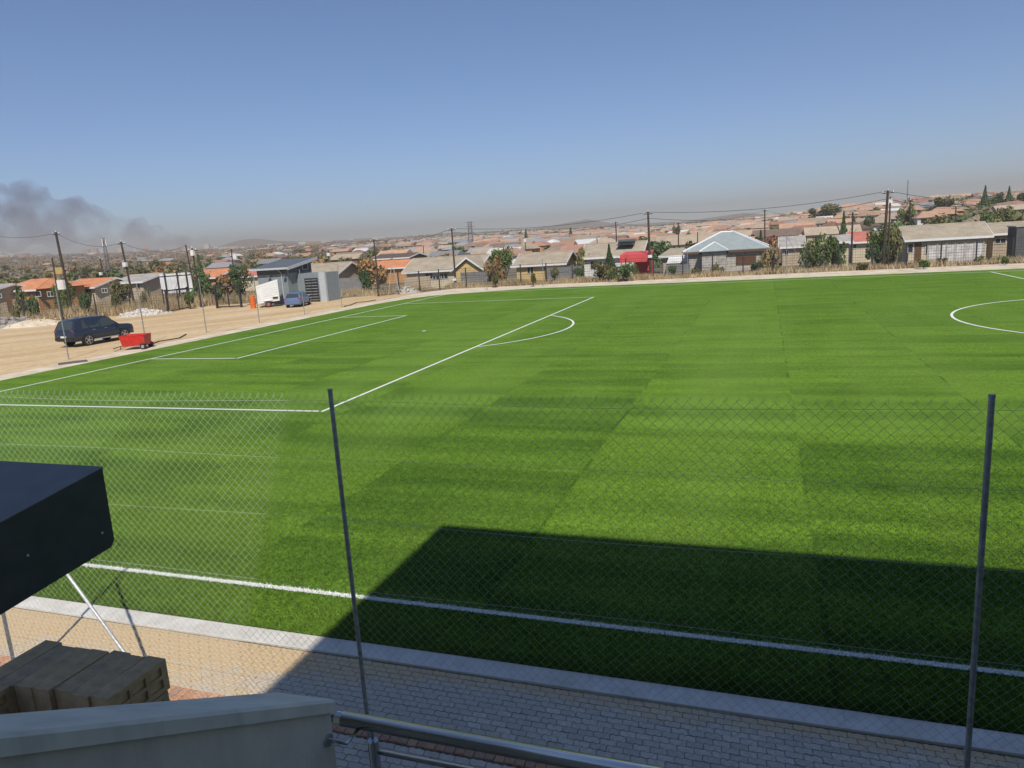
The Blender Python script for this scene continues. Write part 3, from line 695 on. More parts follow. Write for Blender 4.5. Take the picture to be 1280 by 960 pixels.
wt = thing('box_trailer', 'white ribbed box trailer standing against the grey guardhouse wall', 'trailer', (q[0], q[1]+0.6, GZ), 0.62)
hw = 0.95
mb = MB(); mb.prism([(-1.1, -hw, 0.42), (1.05, -hw, 0.60), (1.05, -hw, 2.72), (-1.1, -hw, 2.2)], (0, 2*hw, 0)); mb.build('box_body', M_WHITE, wt)
for k in range(8):
    z0 = 0.62+k*0.20; z1 = 0.80+k*0.245
    MB().prism([(-1.06, -hw-0.025, z0), (1.01, -hw-0.025, z1), (1.01, -hw-0.025, z1+0.05), (-1.06, -hw-0.025, z0+0.045)], (0, 0.024, 0)).build('rib', M_WHITE, wt)
for s in (-1, 1):
    t = MB().cyl((0, 0, 0), 0.31, 0.2, 18, 'y').build('wheel', M_TYRE, wt, (-0.1, s*(hw+0.04), 0.31)); MB().cyl((0, s*0.105, 0), 0.19, 0.02, 14, 'y').build('rim', mat('rust_red_rim', (0.30, 0.09, 0.06), 0.7), t)
    MB().box((-0.1, s*(hw+0.02), 0.68), (0.85, 0.24, 0.05)).build('mudguard', M_WHITE, wt)
MB().box((0.3, 0, 0.42), (1.3, 1.6, 0.16)).build('chassis', M_DARKIRON, wt)
MB().box((0.65, -hw-0.03, 0.92), (0.5, 0.03, 0.2)).build('vent_panel', M_BLACK, wt)
MB().tube([(-1.25, 0, 0.45), (-2.2, 0, 0.4)], 0.04, 6).build('drawbar', M_DARKIRON, wt)

# guardhouse
M_GUARD = mat('slate_grey_plaster', (0.20, 0.23, 0.245), 0.85, var=0.08, scale=2, bump=0.05)
M_GROOF = mat('dark_roof_metal', (0.11, 0.125, 0.135), 0.55, 0.1, var=0.12, scale=2)
M_GTRIM = mat('pale_grey_trim', (0.42, 0.44, 0.46), 0.6, var=0.08)
M_GDARK = mat('dark_grey_cladding', (0.075, 0.085, 0.092), 0.7, var=0.08)
GYF = 56.6
gx0, gx1 = on_y(326.5, 382, GYF)[0], on_y(363.5, 381, GYF)[0]
gdep = max(3.0, min(6.0, on_x(394, 377, gx1)[1]-GYF))
gh_ = thing('guardhouse', 'slate grey guardhouse with mono pitch roof and barred turnstile at the yard gate', 'guardhouse', (gx0, GYF, 0.0))
Lg, Dg_ = gx1-gx0, gdep
zl = on_y(345, 336.5, GYF-0.5)[2]; zh = on_x(398, 322.5, gx1+0.4)[2]
sl_ = (zh-zl)/(Dg_+1.0)
MB().prism([(0, 0, 0), (0, 0, zl+.5*sl_-.1), (0, Dg_, zl+(Dg_+.5)*sl_-.1), (0, Dg_, 0)], (Lg, 0, 0)).build('wall', M_GUARD, gh_)
MB().bb(-0.012, Lg+0.012, -0.012, 0.0, zl-.55, zl+.3*sl_).build('band', M_GDARK, gh_)
MB().prism([(Lg+.003, .3, zl-.5), (Lg+.003, Dg_-.05, zl-.5), (Lg+.003, Dg_-.05, zl+(Dg_+.4)*sl_-.12), (Lg+.003, .3, zl+.75*sl_-.12)], (.02, 0, 0)).build('side_cladding', M_GDARK, gh_)
MB().prism([(-.5, -.5, zl), (-.5, Dg_+.5, zh), (-.5, Dg_+.5, zh+.12), (-.5, -.5, zl+.12)], (Lg+1.0, 0, 0)).build('roof', M_GROOF, gh_)
MB().prism([(Lg+.503, -.55, zl-.16), (Lg+.503, Dg_+.55, zh-.16), (Lg+.503, Dg_+.55, zh+.17), (Lg+.503, -.55, zl+.15)], (.06, 0, 0)).build('verge_trim', M_GTRIM, gh_)
MB().bb(-.52, Lg+.5, -.62, -.503, zl-.06, zl+.14).build('gutter', M_GTRIM, gh_)
for x in (Lg*.45, Lg*.97):
    fl = MB().tube([(x, 0, zl-.75), (x, -0.25, zl-.7)], 0.03, 6).build('lamp_arm', M_DARKIRON, gh_); MB().box((x, -0.36, zl-.72), (0.3, 0.2, 0.22)).build('floodlight', M_GDARK, fl)
MB().tube([(Lg*.8, -.5, zl-.05), (Lg*.82, -0.06, zl-.45), (Lg*.82, -0.06, 0)], 0.05, 8).build('downpipe', M_GTRIM, gh_)
by = Dg_*.35; tx0 = Lg+0.03; tx1 = on_y(411, 377, GYF+by)[0]-gx0; zt_b = on_y(395, 341, GYF+by)[2]
MB().bb(tx0, tx1, by, by+2.4, 0, zt_b).build('turnstile_block', M_GUARD, gh_)
MB().bb(tx1-.72, tx1+.02, by-.3, by-.003, 0, zt_b+.05).build('pilaster', M_GTRIM, gh_)
o0 = on_y(384, 376, GYF+by)[0]-gx0; o1 = on_y(400, 376, GYF+by)[0]-gx0; zo = on_y(392, 347.5, GYF+by)[2]
op = MB().bb(o0, o1, by-.03, by-.003, 0.0, zo).build('turnstile_opening', M_BLACK, gh_)
for k in range(8): MB().tube([(o0+.05, by-.06, zo*(k+.7)/8.4), (o1-.05, by-.06, zo*(k+.7)/8.4)], 0.026, 6).build('bar', M_GTRIM, op)
for x in (o0+.03, (o0+o1)/2, o1-.03): MB().tube([(x, by-.07, 0), (x, by-.07, zo)], 0.03, 6).build('upright', M_DARKIRON, op)
w_ = MB().bb(Lg+.024, Lg+.04, Dg_*.62, Dg_*.85, zl-.3, zl+.35).build('window', M_GTRIM, gh_); MB().bb(Lg+.041, Lg+.046, Dg_*.64, Dg_*.83, zl-.24, zl+.29).build('pane', M_GLASS, w_)

# gates, billboard
def gate(p, q, label, h=2.25, bars=1):
    p, q = Vector((p[0], p[1], 0)), Vector((q[0], q[1], 0)); L = (q-p).length
    o = thing('steel_gate', label, 'gate', p, math.atan2((q-p).y, (q-p).x), 'open steel gates of the yard')
    for x in (0.09, L-0.09): MB().bb(x-.09, x+.09, -.09, .09, 0, h+.15).build('post', M_DARKIRON, o)
    for z in (0.15, h): MB().bb(0.19, L-0.19, -.05, .05, z-.06, z+.06).build('rail', M_DARKIRON, o)
    for k in range(1, bars+1): MB().bb(L*k/(bars+1)-.05, L*k/(bars+1)+.05, -.04, .04, 0.22, h-.07).build('stile', M_DARKIRON, o)
    mb = MB(); n = int(L/0.14)
    for k in range(1, n): mb.tube([(k*L/n, 0, .15), (k*L/n, 0, h)], 0.006, 3, cap=False)
    for k in range(1, 15): mb.tube([(0.1, 0.008, .15+k*(h-.15)/15), (L-.1, 0.008, .15+k*(h-.15)/15)], 0.006, 3, cap=False)
    o2 = mb.build('mesh_infill', M_DARKIRON, o); o2['kind'] = 'stuff'
gate(on_z(210.5, 391), on_z(238, 385.5), 'dark steel mesh gate leaf beside the white stones, below the billboard')
gate(on_z(271, 385.5), on_z(303, 384), 'dark steel mesh gate leaf next to the orange drum')
def billboard():
    p0, p1 = on_r(201, 358, 104), on_r(240.5, 355, 104); zt = on_r(220, 341.5, 104)[2]; zb = on_r(220, 366, 104)[2]
    p, q = Vector((p0[0], p0[1], 0)), Vector((p1[0], p1[1], 0)); L = (q-p).length
    o = thing('billboard', 'blank white billboard on dark posts behind the yard fence', 'billboard', (p.x, p.y, ZB), math.atan2((q-p).y, (q-p).x))
    for k in range(3): MB().bb(k*L/3+.01, (k+1)*L/3-.01, 0, 0.06, zb-ZB, zt-ZB).build('panel', M_WHITE, o)
    for x in (L*.16, L*.55, L*.84): MB().bb(x-.08, x+.08, -.2, -.04, 0, zt-ZB+.2).build('post', M_DARKIRON, o)
    for z in (zb-ZB+.4, zt-ZB-.3): MB().bb(0, L, -.04, 0, z-.05, z+.05).build('rail', M_DARKIRON, o)
billboard()

# stone and sand heaps
M_STONE = mat('pale_stone', (0.42, 0.39, 0.35), 0.95, var=0.3, scale=3, rnd=0.2)
def rock(mb, c, s, rg):
    vs = []
    for z, k in ((-.5, .7), (0, 1), (.45, .65)):
        for q in range(5): 
            a = q*1.257+rg.uniform(-.3, .3); vs.append((c[0]+s*k*math.cos(a)*rg.uniform(.4, .65), c[1]+s*k*math.sin(a)*rg.uniform(.4, .65), c[2]+s*z*rg.uniform(.6, 1)))
    mb.add(vs, [(4, 3, 2, 1, 0), (10, 11, 12, 13, 14)]+[(b+k, b+(k+1) % 5, b+5+(k+1) % 5, b+5+k) for b in (0, 5) for k in range(5)])
def heap(name, label, px, py, lx, ly, h, s, n, m, seed):
    rg = random.Random(seed); q = on_z(px, py, 0); o = thing(name, label, name.split('_')[-1], (q[0], q[1], 0), 0.7)
    mb = MB()
    for k in range(n):
        u, v = rg.gauss(0, .42), rg.gauss(0, .42); e = max(0, 1-u*u-v*v)
        rock(mb, (u*lx, v*ly, h*e*rg.uniform(.5, 1)), s*rg.uniform(.5, 1.3), rg)
    o2 = mb.build('stones', m, o); o2['kind'] = 'stuff'
    mb = MB(); nn = 24; mb.v = [(0, 0, h*.8)]
    for rr, zz in ((.35, .7), (.7, .3), (1.0, -.03)): mb.v += [(lx*rr*math.cos(k*2*math.pi/nn)*rg.uniform(.85, 1.15), ly*rr*math.sin(k*2*math.pi/nn)*rg.uniform(.85, 1.15), h*zz*rg.uniform(.8, 1.1)) for k in range(nn)]
    mb.f = [(0, 1+k, 1+(k+1) % nn) for k in range(nn)]+[(1+b*nn+k, 1+b*nn+(k+1) % nn, 1+(b+1)*nn+(k+1) % nn, 1+(b+1)*nn+k) for b in (0, 1) for k in range(nn)]; mb.m = [0]*len(mb.f)
    mb.build('mound', m, o, smooth=True)
heap('rubble_heap', 'grey broken rubble heap at the picture edge of the dirt yard', 6, 409, 3.2, 1.6, 0.9, 0.55, 120, mat('grey_rubble', (0.27, 0.25, 0.23), 0.95, var=0.3, scale=2), 1)
heap('sand_heap', 'smooth pale sand heap between the rubble and the navy car', 46, 407, 3.0, 1.6, 0.75, 0.15, 40, M_STRIP, 2)
heap('stone_heap', 'white stone heap beside the open yard gate', 178, 394, 2.4, 1.2, 0.55, 0.40, 110, mat('white_stone', (0.50, 0.47, 0.42), 0.95, var=0.25, scale=2), 3)
heap('cement_heap', 'low white cement heap by the leaning poles at the pitch corner', 508, 366.5, 1.6, 0.8, 0.8, 0.35, 40, M_STONE, 4)
# bare posts standing along the sand strip
gp = 'bare thin fence posts along the sand strip'
def strip_post(x, y, h, label, stay=None):
    o = thing('fence_post', label, 'post', (x, y, 0.01), 0, gp)
    MB().tube([(0, 0, 0), (0, 0, h)], 0.032, 8).build('pole', M_GALV, o); MB().cyl((0, 0, h), 0.045, 0.03, 8).build('cap', M_GALV, o)
    if stay: MB().tube([(0, 0, h*.88), (stay[0], stay[1], 0)], 0.025, 6).build('stay', M_GALV, o)
b0 = on_z(86, 449, 0.01)
strip_post(b0[0], b0[1], 4.1, 'bare thin post in front of the navy car, by the red trailer')
strip_post(-6.4, 27.7, 3.9, 'bare thin post just behind the red trailer')
strip_post(-6.4, 33.2, 3.9, 'bare thin post below the barred gates, before the dark conifer')
strip_post(-6.0, 38.6, 3.8, 'bare thin post in front of the white ribbed trailer')
strip_post(-5.7, 44.2, 3.8, 'bare thin post in front of the small blue hatchback')
strip_post(-5.5, 49.8, 3.8, 'bare thin post just past the guardhouse turnstile')
b0 = on_z(604, 364, .01); strip_post(b0[0], b0[1]+1.2, 3.0, 'bare thin post at the far corner of the pitch before the long tan house')
b0 = on_z(983, 344, .01); strip_post(b0[0], b0[1], 4.3, 'tall pale braced post on the far touchline strip', (2.1, 0.25))
for px, py, l in ((881, 349, 'bare thin post on the far strip before the red shed'), (700, 358, 'bare thin post on the far strip before the yellow walled house')):
    b0 = on_z(px-22, py, .01); strip_post(b0[0], b0[1]+0.5, 2.9, l)
def hose(label, pts):
    o = thing('hose', label, 'hose', (pts[0][0], pts[0][1], 0.02)); p0 = Vector((pts[0][0], pts[0][1], 0)); mb = MB()
    mb.tube([Vector((q[0], q[1], 0.035))-p0 for q in pts], 0.035, 6); mb.build('pipe', M_BLACK, o)
hose('black hose lying on the pale strip behind the red trailer', [on_z(*q, 0) for q in ((189, 431), (199, 427.5), (212, 425.5), (224, 423.5), (233, 418.5))])
hose('black hose lying on the dirt past the guardhouse turnstile', [on_z(*q, 0) for q in ((430, 384), (438, 382), (446, 378.5), (458, 377.5), (470, 375.5))])
q_ = on_z(98, 453.5, 0.012)
o = thing('metal_sheet', 'dark grey metal sheet lying flat on the strip near the navy car', 'metal sheet', (q_[0]-.4, q_[1], 0.014), 0.9); MB().bb(-.7, .7, -.3, .3, 0, .03).build('sheet', M_GDARK0, o); MB().bb(-.7, .7, .26, .302, .031, .06).build('lip', M_GDARK0, o)
o = thing('trestle', 'tall A shaped trestle of leaning poles at the pitch corner', 'trestle', tuple(on_z(493, 369, 0.01)))
hh = 3.1
for dx in (-0.75, 0.75):
    MB().tube([(dx, 0, 0), (dx*.15, 0.1, hh)], 0.035, 6).build('leg', M_STONE, o)
MB().tube([(-.45, 0.02, 1.3), (.45, 0.02, 1.3)], 0.025, 6).build('crossbar', M_STONE, o)
# ------------------------------------------------------------------ boundary fences and dry grass
M_FPOST = mat('dark_fence_post', (0.045, 0.047, 0.05), 0.6, 0.2, var=0.2)
def tz(x, y): return float(terrain(x, y))
def boundary(label, path, step=3.0, h=2.4):
    o = thing('boundary_fence', label, 'fence', (path[0][0], path[0][1], 0), 0, 'boundary fences of the field')
    ox, oy = path[0]; pts = []
    for a, b in zip(path, path[1:]):
        L = math.hypot(b[0]-a[0], b[1]-a[1]); n = max(1, round(L/step))
        for k in range(n): pts.append((a[0]+(b[0]-a[0])*k/n, a[1]+(b[1]-a[1])*k/n))
    pts.append(path[-1]); pm = MB().tube([(0, 0, -0.3), (0, 0, h)], 0.075, 6).mesh('post', M_FPOST)
    for x, y in pts: link('post', pm, o, (x-ox, y-oy, tz(x, y)))
    mb = MB()
    for (xa, ya), (xb, yb) in zip(pts, pts[1:]):
        za, zb = tz(xa, ya), tz(xb, yb); 
        for k in range(9):
            z = 0.12+k*(h-.2)/8; mb.tube([(xa-ox, ya-oy, za+z), (xb-ox, yb-oy, zb+z)], 0.011 if k % 4 else 0.018, 3, cap=False)
        for k in range(1, 14):
            t = k/14; x = xa+(xb-xa)*t-ox; y = ya+(yb-ya)*t-oy; z = za+(zb-za)*t; mb.tube([(x, y, z+.1), (x, y, z+h-.08)], 0.008, 3, cap=False)
    o2 = mb.build('wire_mesh', M_FPOST, o); o2['kind'] = 'stuff'
boundary('dark post and wire boundary fence running behind the rubble and sand heaps', [(-29.5, 53.0), (-40.3, 45.3), (-62, 30), (-75, 21)])
boundary('dark post and wire boundary fence along the far touchline, before the houses', [(-8.8, 62.5), (-4.5, 69.5), (5, 71.3), (20, 72.6), (45, 73.9), (106, 75.5)])
M_STRAW = None
def straw_material():
    g = NG('dry_grass'); p = g.pos()
    c = g.ramp(g.noise(p, 0.35, 5, 0.7), [(0.3, (0.26, 0.17, 0.10)), (0.5, (0.42, 0.315, 0.18)), (0.7, (0.55, 0.45, 0.27))])
    c = g.mix(g.ramp(g.noise(p, 0.12, 3), [(0.56, 0.0), (0.68, 0.7)]), c, (0.10, 0.11, 0.035))
    g.col(c); g.rough(0.95); return g.m
M_STRAW = straw_material()
def dry_grass():
    pts = []
    def band(a, b, w0, w1, n):
        t = rng.random(n); u = w0+(w1-w0)*rng.random(n); d = np.array([b[0]-a[0], b[1]-a[1]]); L = np.hypot(*d); nn = np.array([-d[1], d[0]])/L
        return np.stack([a[0]+d[0]*t+nn[0]*u, a[1]+d[1]*t+nn[1]*u], -1)
    A = [band((-4.5, 69.6), (106, 75.3), 0.1, 6.5, 95000), band((-8.8, 62.5), (-4.5, 69.5), 0.0, 6, 3500), band((-29.0, 53.2), (-75, 21), -22, 1.2, 95000), band((-22, 60.5), (-8.8, 66), 1, 9, 5000), band((-31, 55), (-20, 64), 0, 8, 6000)]
    P = np.concatenate(A); n = len(P)
    dens = 0.5+0.5*np.sin(P[:, 0]*0.9+1.7*np.sin(P[:, 1]*0.8))*np.sin(P[:, 0]*0.31+2)
    P = P[rng.random(n) < 0.25+0.75*dens]; n = len(P)
    h = (0.18+0.52*rng.random(n))*(0.75+0.5*np.sin(P[:, 0]*0.43+P[:, 1]*0.3)**2); h = np.where(P[:, 0] < -24, h*1.9, h); z = terrain(P[:, 0], P[:, 1])-0.03
    a = rng.random(n)*math.pi; wd = 0.022+0.04*rng.random(n); la = rng.random(n)*2*math.pi; lm = h*0.75*rng.random(n)
    c, s_ = np.cos(a)*wd, np.sin(a)*wd
    V = np.stack([np.stack([P[:, 0]-c, P[:, 1]-s_, z], -1), np.stack([P[:, 0]+c, P[:, 1]+s_, z], -1), np.stack([P[:, 0]+lm*np.cos(la)+c*.4, P[:, 1]+lm*np.sin(la), z+h], -1)], 1).reshape(-1, 3)
    tag(link('dry_grass', npmesh('dry_grass', V, np.arange(3*n).reshape(-1, 3), M_STRAW)), 'tall dry straw coloured grass along the boundary fences', kind='stuff')
dry_grass()

# ------------------------------------------------------------------ houses
def tile_material(name, c, rnd=0.0):
    g = NG(name); co = g.objco(); sx = g.n('ShaderNodeSeparateXYZ', Vector=co)
    n = g.noise(co, 0.9, 5, 0.65); cc = g.ramp(n, [(0.3, tuple(x*.78 for x in c)), (0.7, tuple(x*1.15 for x in c))])
    n2 = g.noise(co, 12, 2); cc = g.mix(1.0, cc, g.ramp(n2, [(0.3, 0.82), (0.7, 1.12)]), 'MULTIPLY')
    wv = g.math('FRACT', g.math('MULTIPLY', sx.outputs[2], 5.5)); wx = g.math('FRACT', g.math('MULTIPLY', sx.outputs[0], 3.3))
    cc = g.mix(1.0, cc, g.ramp(wv, [(0.0, 0.72), (0.18, 1.0), (1.0, 1.04)]), 'MULTIPLY')
    if rnd: cc = g.mix(1.0, cc, g.ramp(g.rand(), [(0.0, 1-rnd), (1.0, 1.1)]), 'MULTIPLY')
    g.col(cc); g.rough(0.85); g.bump(g.math('ADD', wv, g.math('PINGPONG', wx, 0.5)), 0.5, 0.04); return g.m
MR = {'tan': tile_material('tan_roof_tile', (0.365, 0.305, 0.225)), 'orange': tile_material('terracotta_roof_tile', (0.58, 0.235, 0.11)), 'red': tile_material('red_roof_tile', (0.50, 0.165, 0.12)),
      'brown': tile_material('brown_roof_tile', (0.12, 0.085, 0.07)), 'grey': mat('grey_roof_sheet', (0.36, 0.33, 0.30), 0.7, var=0.2, scale=1)}
MW = {'cream': mat('cream_wall', (0.56, 0.48, 0.34), 0.9, var=0.12, scale=1.5), 'yellow': mat('yellow_wall', (0.55, 0.40, 0.18), 0.9, var=0.1, scale=1.5), 'orange': mat('orange_wall', (0.50, 0.27, 0.12), 0.9, var=0.12, scale=1.5),
      'white': mat('white_wall', (0.66, 0.64, 0.60), 0.9, var=0.1, scale=1.5, dirt=(0.42, 0.37, 0.31)), 'tan': mat('tan_wall', (0.44, 0.35, 0.25), 0.9, var=0.12, scale=1.5), 'block': mat('bare_block_wall', (0.44, 0.41, 0.36), 0.95, var=0.22, scale=2.5, dirt=(0.22, 0.2, 0.17)),
      'brown': mat('brown_wall', (0.22, 0.13, 0.085), 0.9, var=0.15, scale=1.5), 'dark': mat('dark_wall', (0.10, 0.10, 0.10), 0.9, var=0.2, scale=1.5)}
M_FASCIA = mat('white_fascia', (0.70, 0.70, 0.68), 0.6, var=0.06)
M_PANE = mat('window_glass', (0.035, 0.042, 0.05), 0.12, var=0.2, scale=0.8, spec=0.7)
M_FRAME = mat('window_frame', (0.55, 0.53, 0.50), 0.6, var=0.05)
M_DOOR = mat('wooden_door', (0.13, 0.065, 0.035), 0.7, var=0.2, scale=3)
M_ZINC = mat('zinc_roof_sheet', (0.30, 0.34, 0.335), 0.65, 0.1, var=0.12, scale=1.5)
M_ZRIDGE = mat('bright_ridge_capping', (0.66, 0.67, 0.67), 0.5, 0.1, var=0.05)
def slab(mb, quad, t, mi=0):
    q = [Vector(p) for p in quad]; n = (q[1]-q[0]).cross(q[-1]-q[0]).normalized(); n = n if n.z > 0 else -n
    k = len(q); mb.add([p for p in q]+[p+n*t for p in q], [tuple(range(k)), tuple(k+i for i in reversed(range(k)))]+[(i, (i+1) % k, k+(i+1) % k, k+i) for i in range(k)], mi)
def opening(o, x0, x1, z0, z1, y, kind):
    if kind == 'door': 
        d = MB().bb(x0, x1, y-0.05, y-0.003, 0, z1).build('door', M_DOOR, o); return
    if kind == 'shutter':
        d = MB().bb(x0, x1, y-0.06, y-0.003, z0, z1).build('shutter', M_DOOR, o)
        for k in range(1, 9): MB().bb(x0+.03, x1-.03, y-0.075, y-0.061, z0+(z1-z0)*k/9-.02, z0+(z1-z0)*k/9+.02).build('slat', M_DOOR, d)
        return
    f = MB(); t = 0.07
    f.bb(x0, x1, y-.06, y-.003, z0, z0+t); f.bb(x0, x1, y-.06, y-.003, z1-t, z1); f.bb(x0, x0+t, y-.06, y-.003, z0+t, z1-t); f.bb(x1-t, x1, y-.06, y-.003, z0+t, z1-t)
    if x1-x0 > 0.9: f.bb((x0+x1)/2-t/2, (x0+x1)/2+t/2, y-.055, y-.003, z0+t, z1-t)
    w_ = f.build('window', M_FRAME, o); MB().bb(x0+t, x1-t, y-.03, y-.004, z0+t, z1-t).build('pane', M_PANE, w_)
def house(label, px0, px1, yr, ye, Y, wall='cream', roof='tan', Wd=7.0, hip=False, gable=True, ops=(), fascia=True, dx0=0.5, name='house', group=None, verge=True):
    """front wall on the plane y=Y, ridge along x; px0..px1 the roof's ends at the ridge, yr / ye picture heights of ridge and eave"""
    ymid = Y+Wd/2; pc = (px0+px1)/2
    a, b = on_y(px0, yr, ymid), on_y(px1, yr, ymid); zr = on_y(pc, yr, ymid)[2]; ze = on_y(pc, ye, Y-0.45)[2]
    cx = (a[0]+b[0])/2; L = b[0]-a[0]; base = min(tz(cx, Y), tz(cx, Y+Wd)); base = min(base, ze-2.1)
    if zr < ze+0.7: zr = ze+0.7
    o = thing(name, label, 'house', (cx, Y, base), 0, group)
    zr -= base; ze -= base; hl = L/2; wl = hl-dx0; k = (zr-ze)/(Wd/2+.45); zw = ze+k*0.45-0.03
    if hip:
        MB().bb(-wl, wl, 0, Wd, -.6, zw).build('wall', MW[wall], o); rh = hl*0.45
        mb = MB(); e0 = [(-hl, -.45, ze), (hl, -.45, ze), (hl, Wd+.45, ze), (-hl, Wd+.45, ze)]; rh = hl*(.15 if roof == 'zinc' else .45); r0, r1 = (-rh, Wd/2, zr), (rh, Wd/2, zr)
        slab(mb, [e0[0], e0[1], r1, r0], .1); slab(mb, [e0[2], e0[3], r0, r1], .1); slab(mb, [e0[1], e0[2], r1], .1); slab(mb, [e0[3], e0[0], r0], .1); mb.build('roof', MR[roof] if roof in MR else M_ZINC, o)
    else:
        MB().prism([(-wl, 0, -.6), (-wl, Wd, -.6), (-wl, Wd, zw), (-wl, Wd/2, zr-.06), (-wl, 0, zw)], (2*wl, 0, 0)).build('wall', MW[wall], o)
        mb = MB(); slab(mb, [(-hl, -.45, ze), (hl, -.45, ze), (hl, Wd/2, zr), (-hl, Wd/2, zr)], .09); slab(mb, [(hl, Wd+.45, ze), (-hl, Wd+.45, ze), (-hl, Wd/2, zr), (hl, Wd/2, zr)], .09); ro = mb.build('roof', MR[roof], o)
        MB().tube([(-hl, Wd/2, zr+.08), (hl, Wd/2, zr+.08)], 0.12, 6).build('ridge_cap', MR[roof], ro)
        if verge:
            for s in (-1, 1):
                x = s*(hl+.012); MB().prism([(x, -.47, ze-.14), (x, Wd/2, zr-.10), (x, Wd+.47, ze-.14), (x, Wd+.47, ze+.10), (x, Wd/2, zr+.14), (x, -.47, ze+.10)], (s*.05, 0, 0)).build('verge_board', M_FASCIA, o)
    if fascia: MB().bb(-hl-.01, hl+.01, -.53, -.465, ze-.16, ze+.08).build('fascia', M_FASCIA, o)
    for u0, u1, v0, v1, kind in ops:
        p, q = on_y(u0, v1, Y), on_y(u1, v0, Y); opening(o, p[0]-cx, q[0]-cx, p[2]-base, q[2]-base, -0.0, kind)
    o['_dims'] = 0; del o['_dims']
    return o, dict(cx=cx, base=base, hl=hl, wl=wl, zr=zr, ze=ze, Wd=Wd, Y=Y)
house('low cream house with grey tiled roof at the far left picture edge', -30, 17, 357, 365.5, 56, 'cream', 'grey', ops=((-8, 2, 367, 373, 'window'), (8, 13, 367, 375, 'door')))
house('orange walled house with bright terracotta roof behind the leaning pole', 25, 78, 349, 362, 60, 'orange', 'orange', hip=True, ops=((45, 51, 364, 371, 'window'), (60, 67, 364, 371, 'window')))
house('terracotta roofed cream house just right of the leaning poles', 99, 146, 349, 359, 68, 'cream', 'orange', ops=((108, 114, 360, 366, 'window'), (128, 134, 360, 366, 'window')))
h, d = house('tan house with grey sheet roof left of the billboard', 164, 204, 343.5, 352, 72, 'tan', 'grey', ops=((170, 175, 354, 362, 'window'),))
house('pale orange roofed house behind the dark conifer and round bush', 256, 292, 337, 347, 96, 'orange', 'orange', ops=((268, 274, 348, 354, 'window'),))
house('red roofed cream house peeping out left of the guardhouse', 303, 345, 336.5, 345, 100, 'cream', 'red')
house('tan tiled house with white verge just right of the guardhouse', 388, 440, 329.5, 342.5, 84, 'tan', 'tan', ops=((402, 408, 345, 353, 'window'),))
house('low terracotta roofed house behind the brown bare tree', 468, 522, 326, 335, 106, 'orange', 'orange')
house('long low brown house with flat looking dark roof behind the terracotta one', 474, 524, 318.5, 322.5, 122, 'brown', 'brown', Wd=8)
h, d = house('long tan tiled house with front gable behind the near dark pole', 516, 612, 321.5, 338, 86, 'cream', 'tan', ops=((532, 541, 341, 349, 'window'), (550, 560, 341, 349, 'window'), (538, 552, 344, 350, 'window')))
gx = on_y(586, 335, 84.5)[0]-d['cx']
mb = MB(); w2 = 2.4; zt = d['zr']-.15; ze = d['ze']-.1
MB().prism([(gx-w2+.3, -1.8, -.4), (gx+w2-.3, -1.8, -.4), (gx+w2-.3, -1.8, ze+.1), (gx, -1.8, zt-.2), (gx-w2+.3, -1.8, ze+.1)], (0, 2.0, 0)).build('porch_wall', MW['yellow'], h)
slab(mb, [(gx-w2, -2.2, ze), (gx, -2.2, zt), (gx, 3.2, zt), (gx-w2, 3.2, ze)], .09); slab(mb, [(gx, -2.2, zt), (gx+w2, -2.2, ze), (gx+w2, 3.2, ze), (gx, 3.2, zt)], .09); mb.build('porch_roof', MR['tan'], h)
for s in (-1, 1): MB().prism([(gx, -2.26, zt-.1), (gx, -2.26, zt+.14), (gx+s*(w2+.05), -2.26, ze+.12), (gx+s*(w2+.05), -2.26, ze-.12)], (0, .05, 0)).build('barge_board', M_FASCIA, h)
house('tan tiled house with yellow walls left of the tall conifer', 650, 716, 316, 331, 88, 'yellow', 'tan', ops=((659, 667, 333, 342, 'window'), (681, 685, 332, 343, 'door'), (692, 700, 333, 340, 'window')))
h, d = house('tan tiled house with white walls and a solar geyser behind the conifer', 732, 809, 304, 321, 89, 'white', 'tan', ops=((738, 744, 326, 337, 'window'), (756, 763, 326, 335, 'window')))
sg = MB(); px = on_y(781, 309, 90)[0]-d['cx']; sg.box((px, 1.7, d['ze']+1.5), (2.2, 1.6, 0.10), M=None); so_ = sg.build('solar_panel', M_PANE, h); so_.rotation_euler.x = 0
MB().cyl((px, 2.6, d['ze']+1.95), 0.26, 2.3, 12, 'x').build('geyser_tank', M_GDARK, h)
# red shed
M_REDSHEET = mat('red_sheet_metal', (0.62, 0.085, 0.085), 0.6, var=0.15, scale=1.2)
p0, p1 = on_y(793, 343, 78), on_y(813, 343, 78); zt = on_y(800, 327, 78)[2]; z0 = tz(p0[0], 78)
o = thing('shed', 'bright red sheet metal shed with red canopy beside the tall dark pole', 'shed', (p0[0], 78, z0)); L = p1[0]-p0[0]
MB().bb(0, L, 0, 2.6, -.3, zt-z0).build('wall', M_REDSHEET, o)
a = on_y(777, 317, 78)[0]-p0[0]; b = on_y(813, 317, 78)[0]-p0[0]; za, zb = on_y(794, 327.5, 77)[2]-z0, on_y(794, 315.5, 80)[2]-z0
MB().prism([(a, -1.2, za-.02), (a, -1.2, za+.9), (a, 2.9, zb+.12), (a, 2.9, zb)], (b-a, 0, 0)).build('canopy', M_REDSHEET, o)
for k in range(6): MB().bb(L*(k+.3)/6, L*(k+.3)/6+.06, -.03, -.003, 0, zt-z0-.05).build('rib', M_REDSHEET, o)
MB().cyl((a+.15, -1.0, za/2), 0.05, za, 8).build('post', M_REDSHEET, o)
h, d = house('low grey sheet roofed house with white awning left of the zinc roof', 828, 864, 311, 320, 87, 'tan', 'tan', hip=True)
p0, p1 = on_y(834, 322, 85), on_y(863, 322, 85)
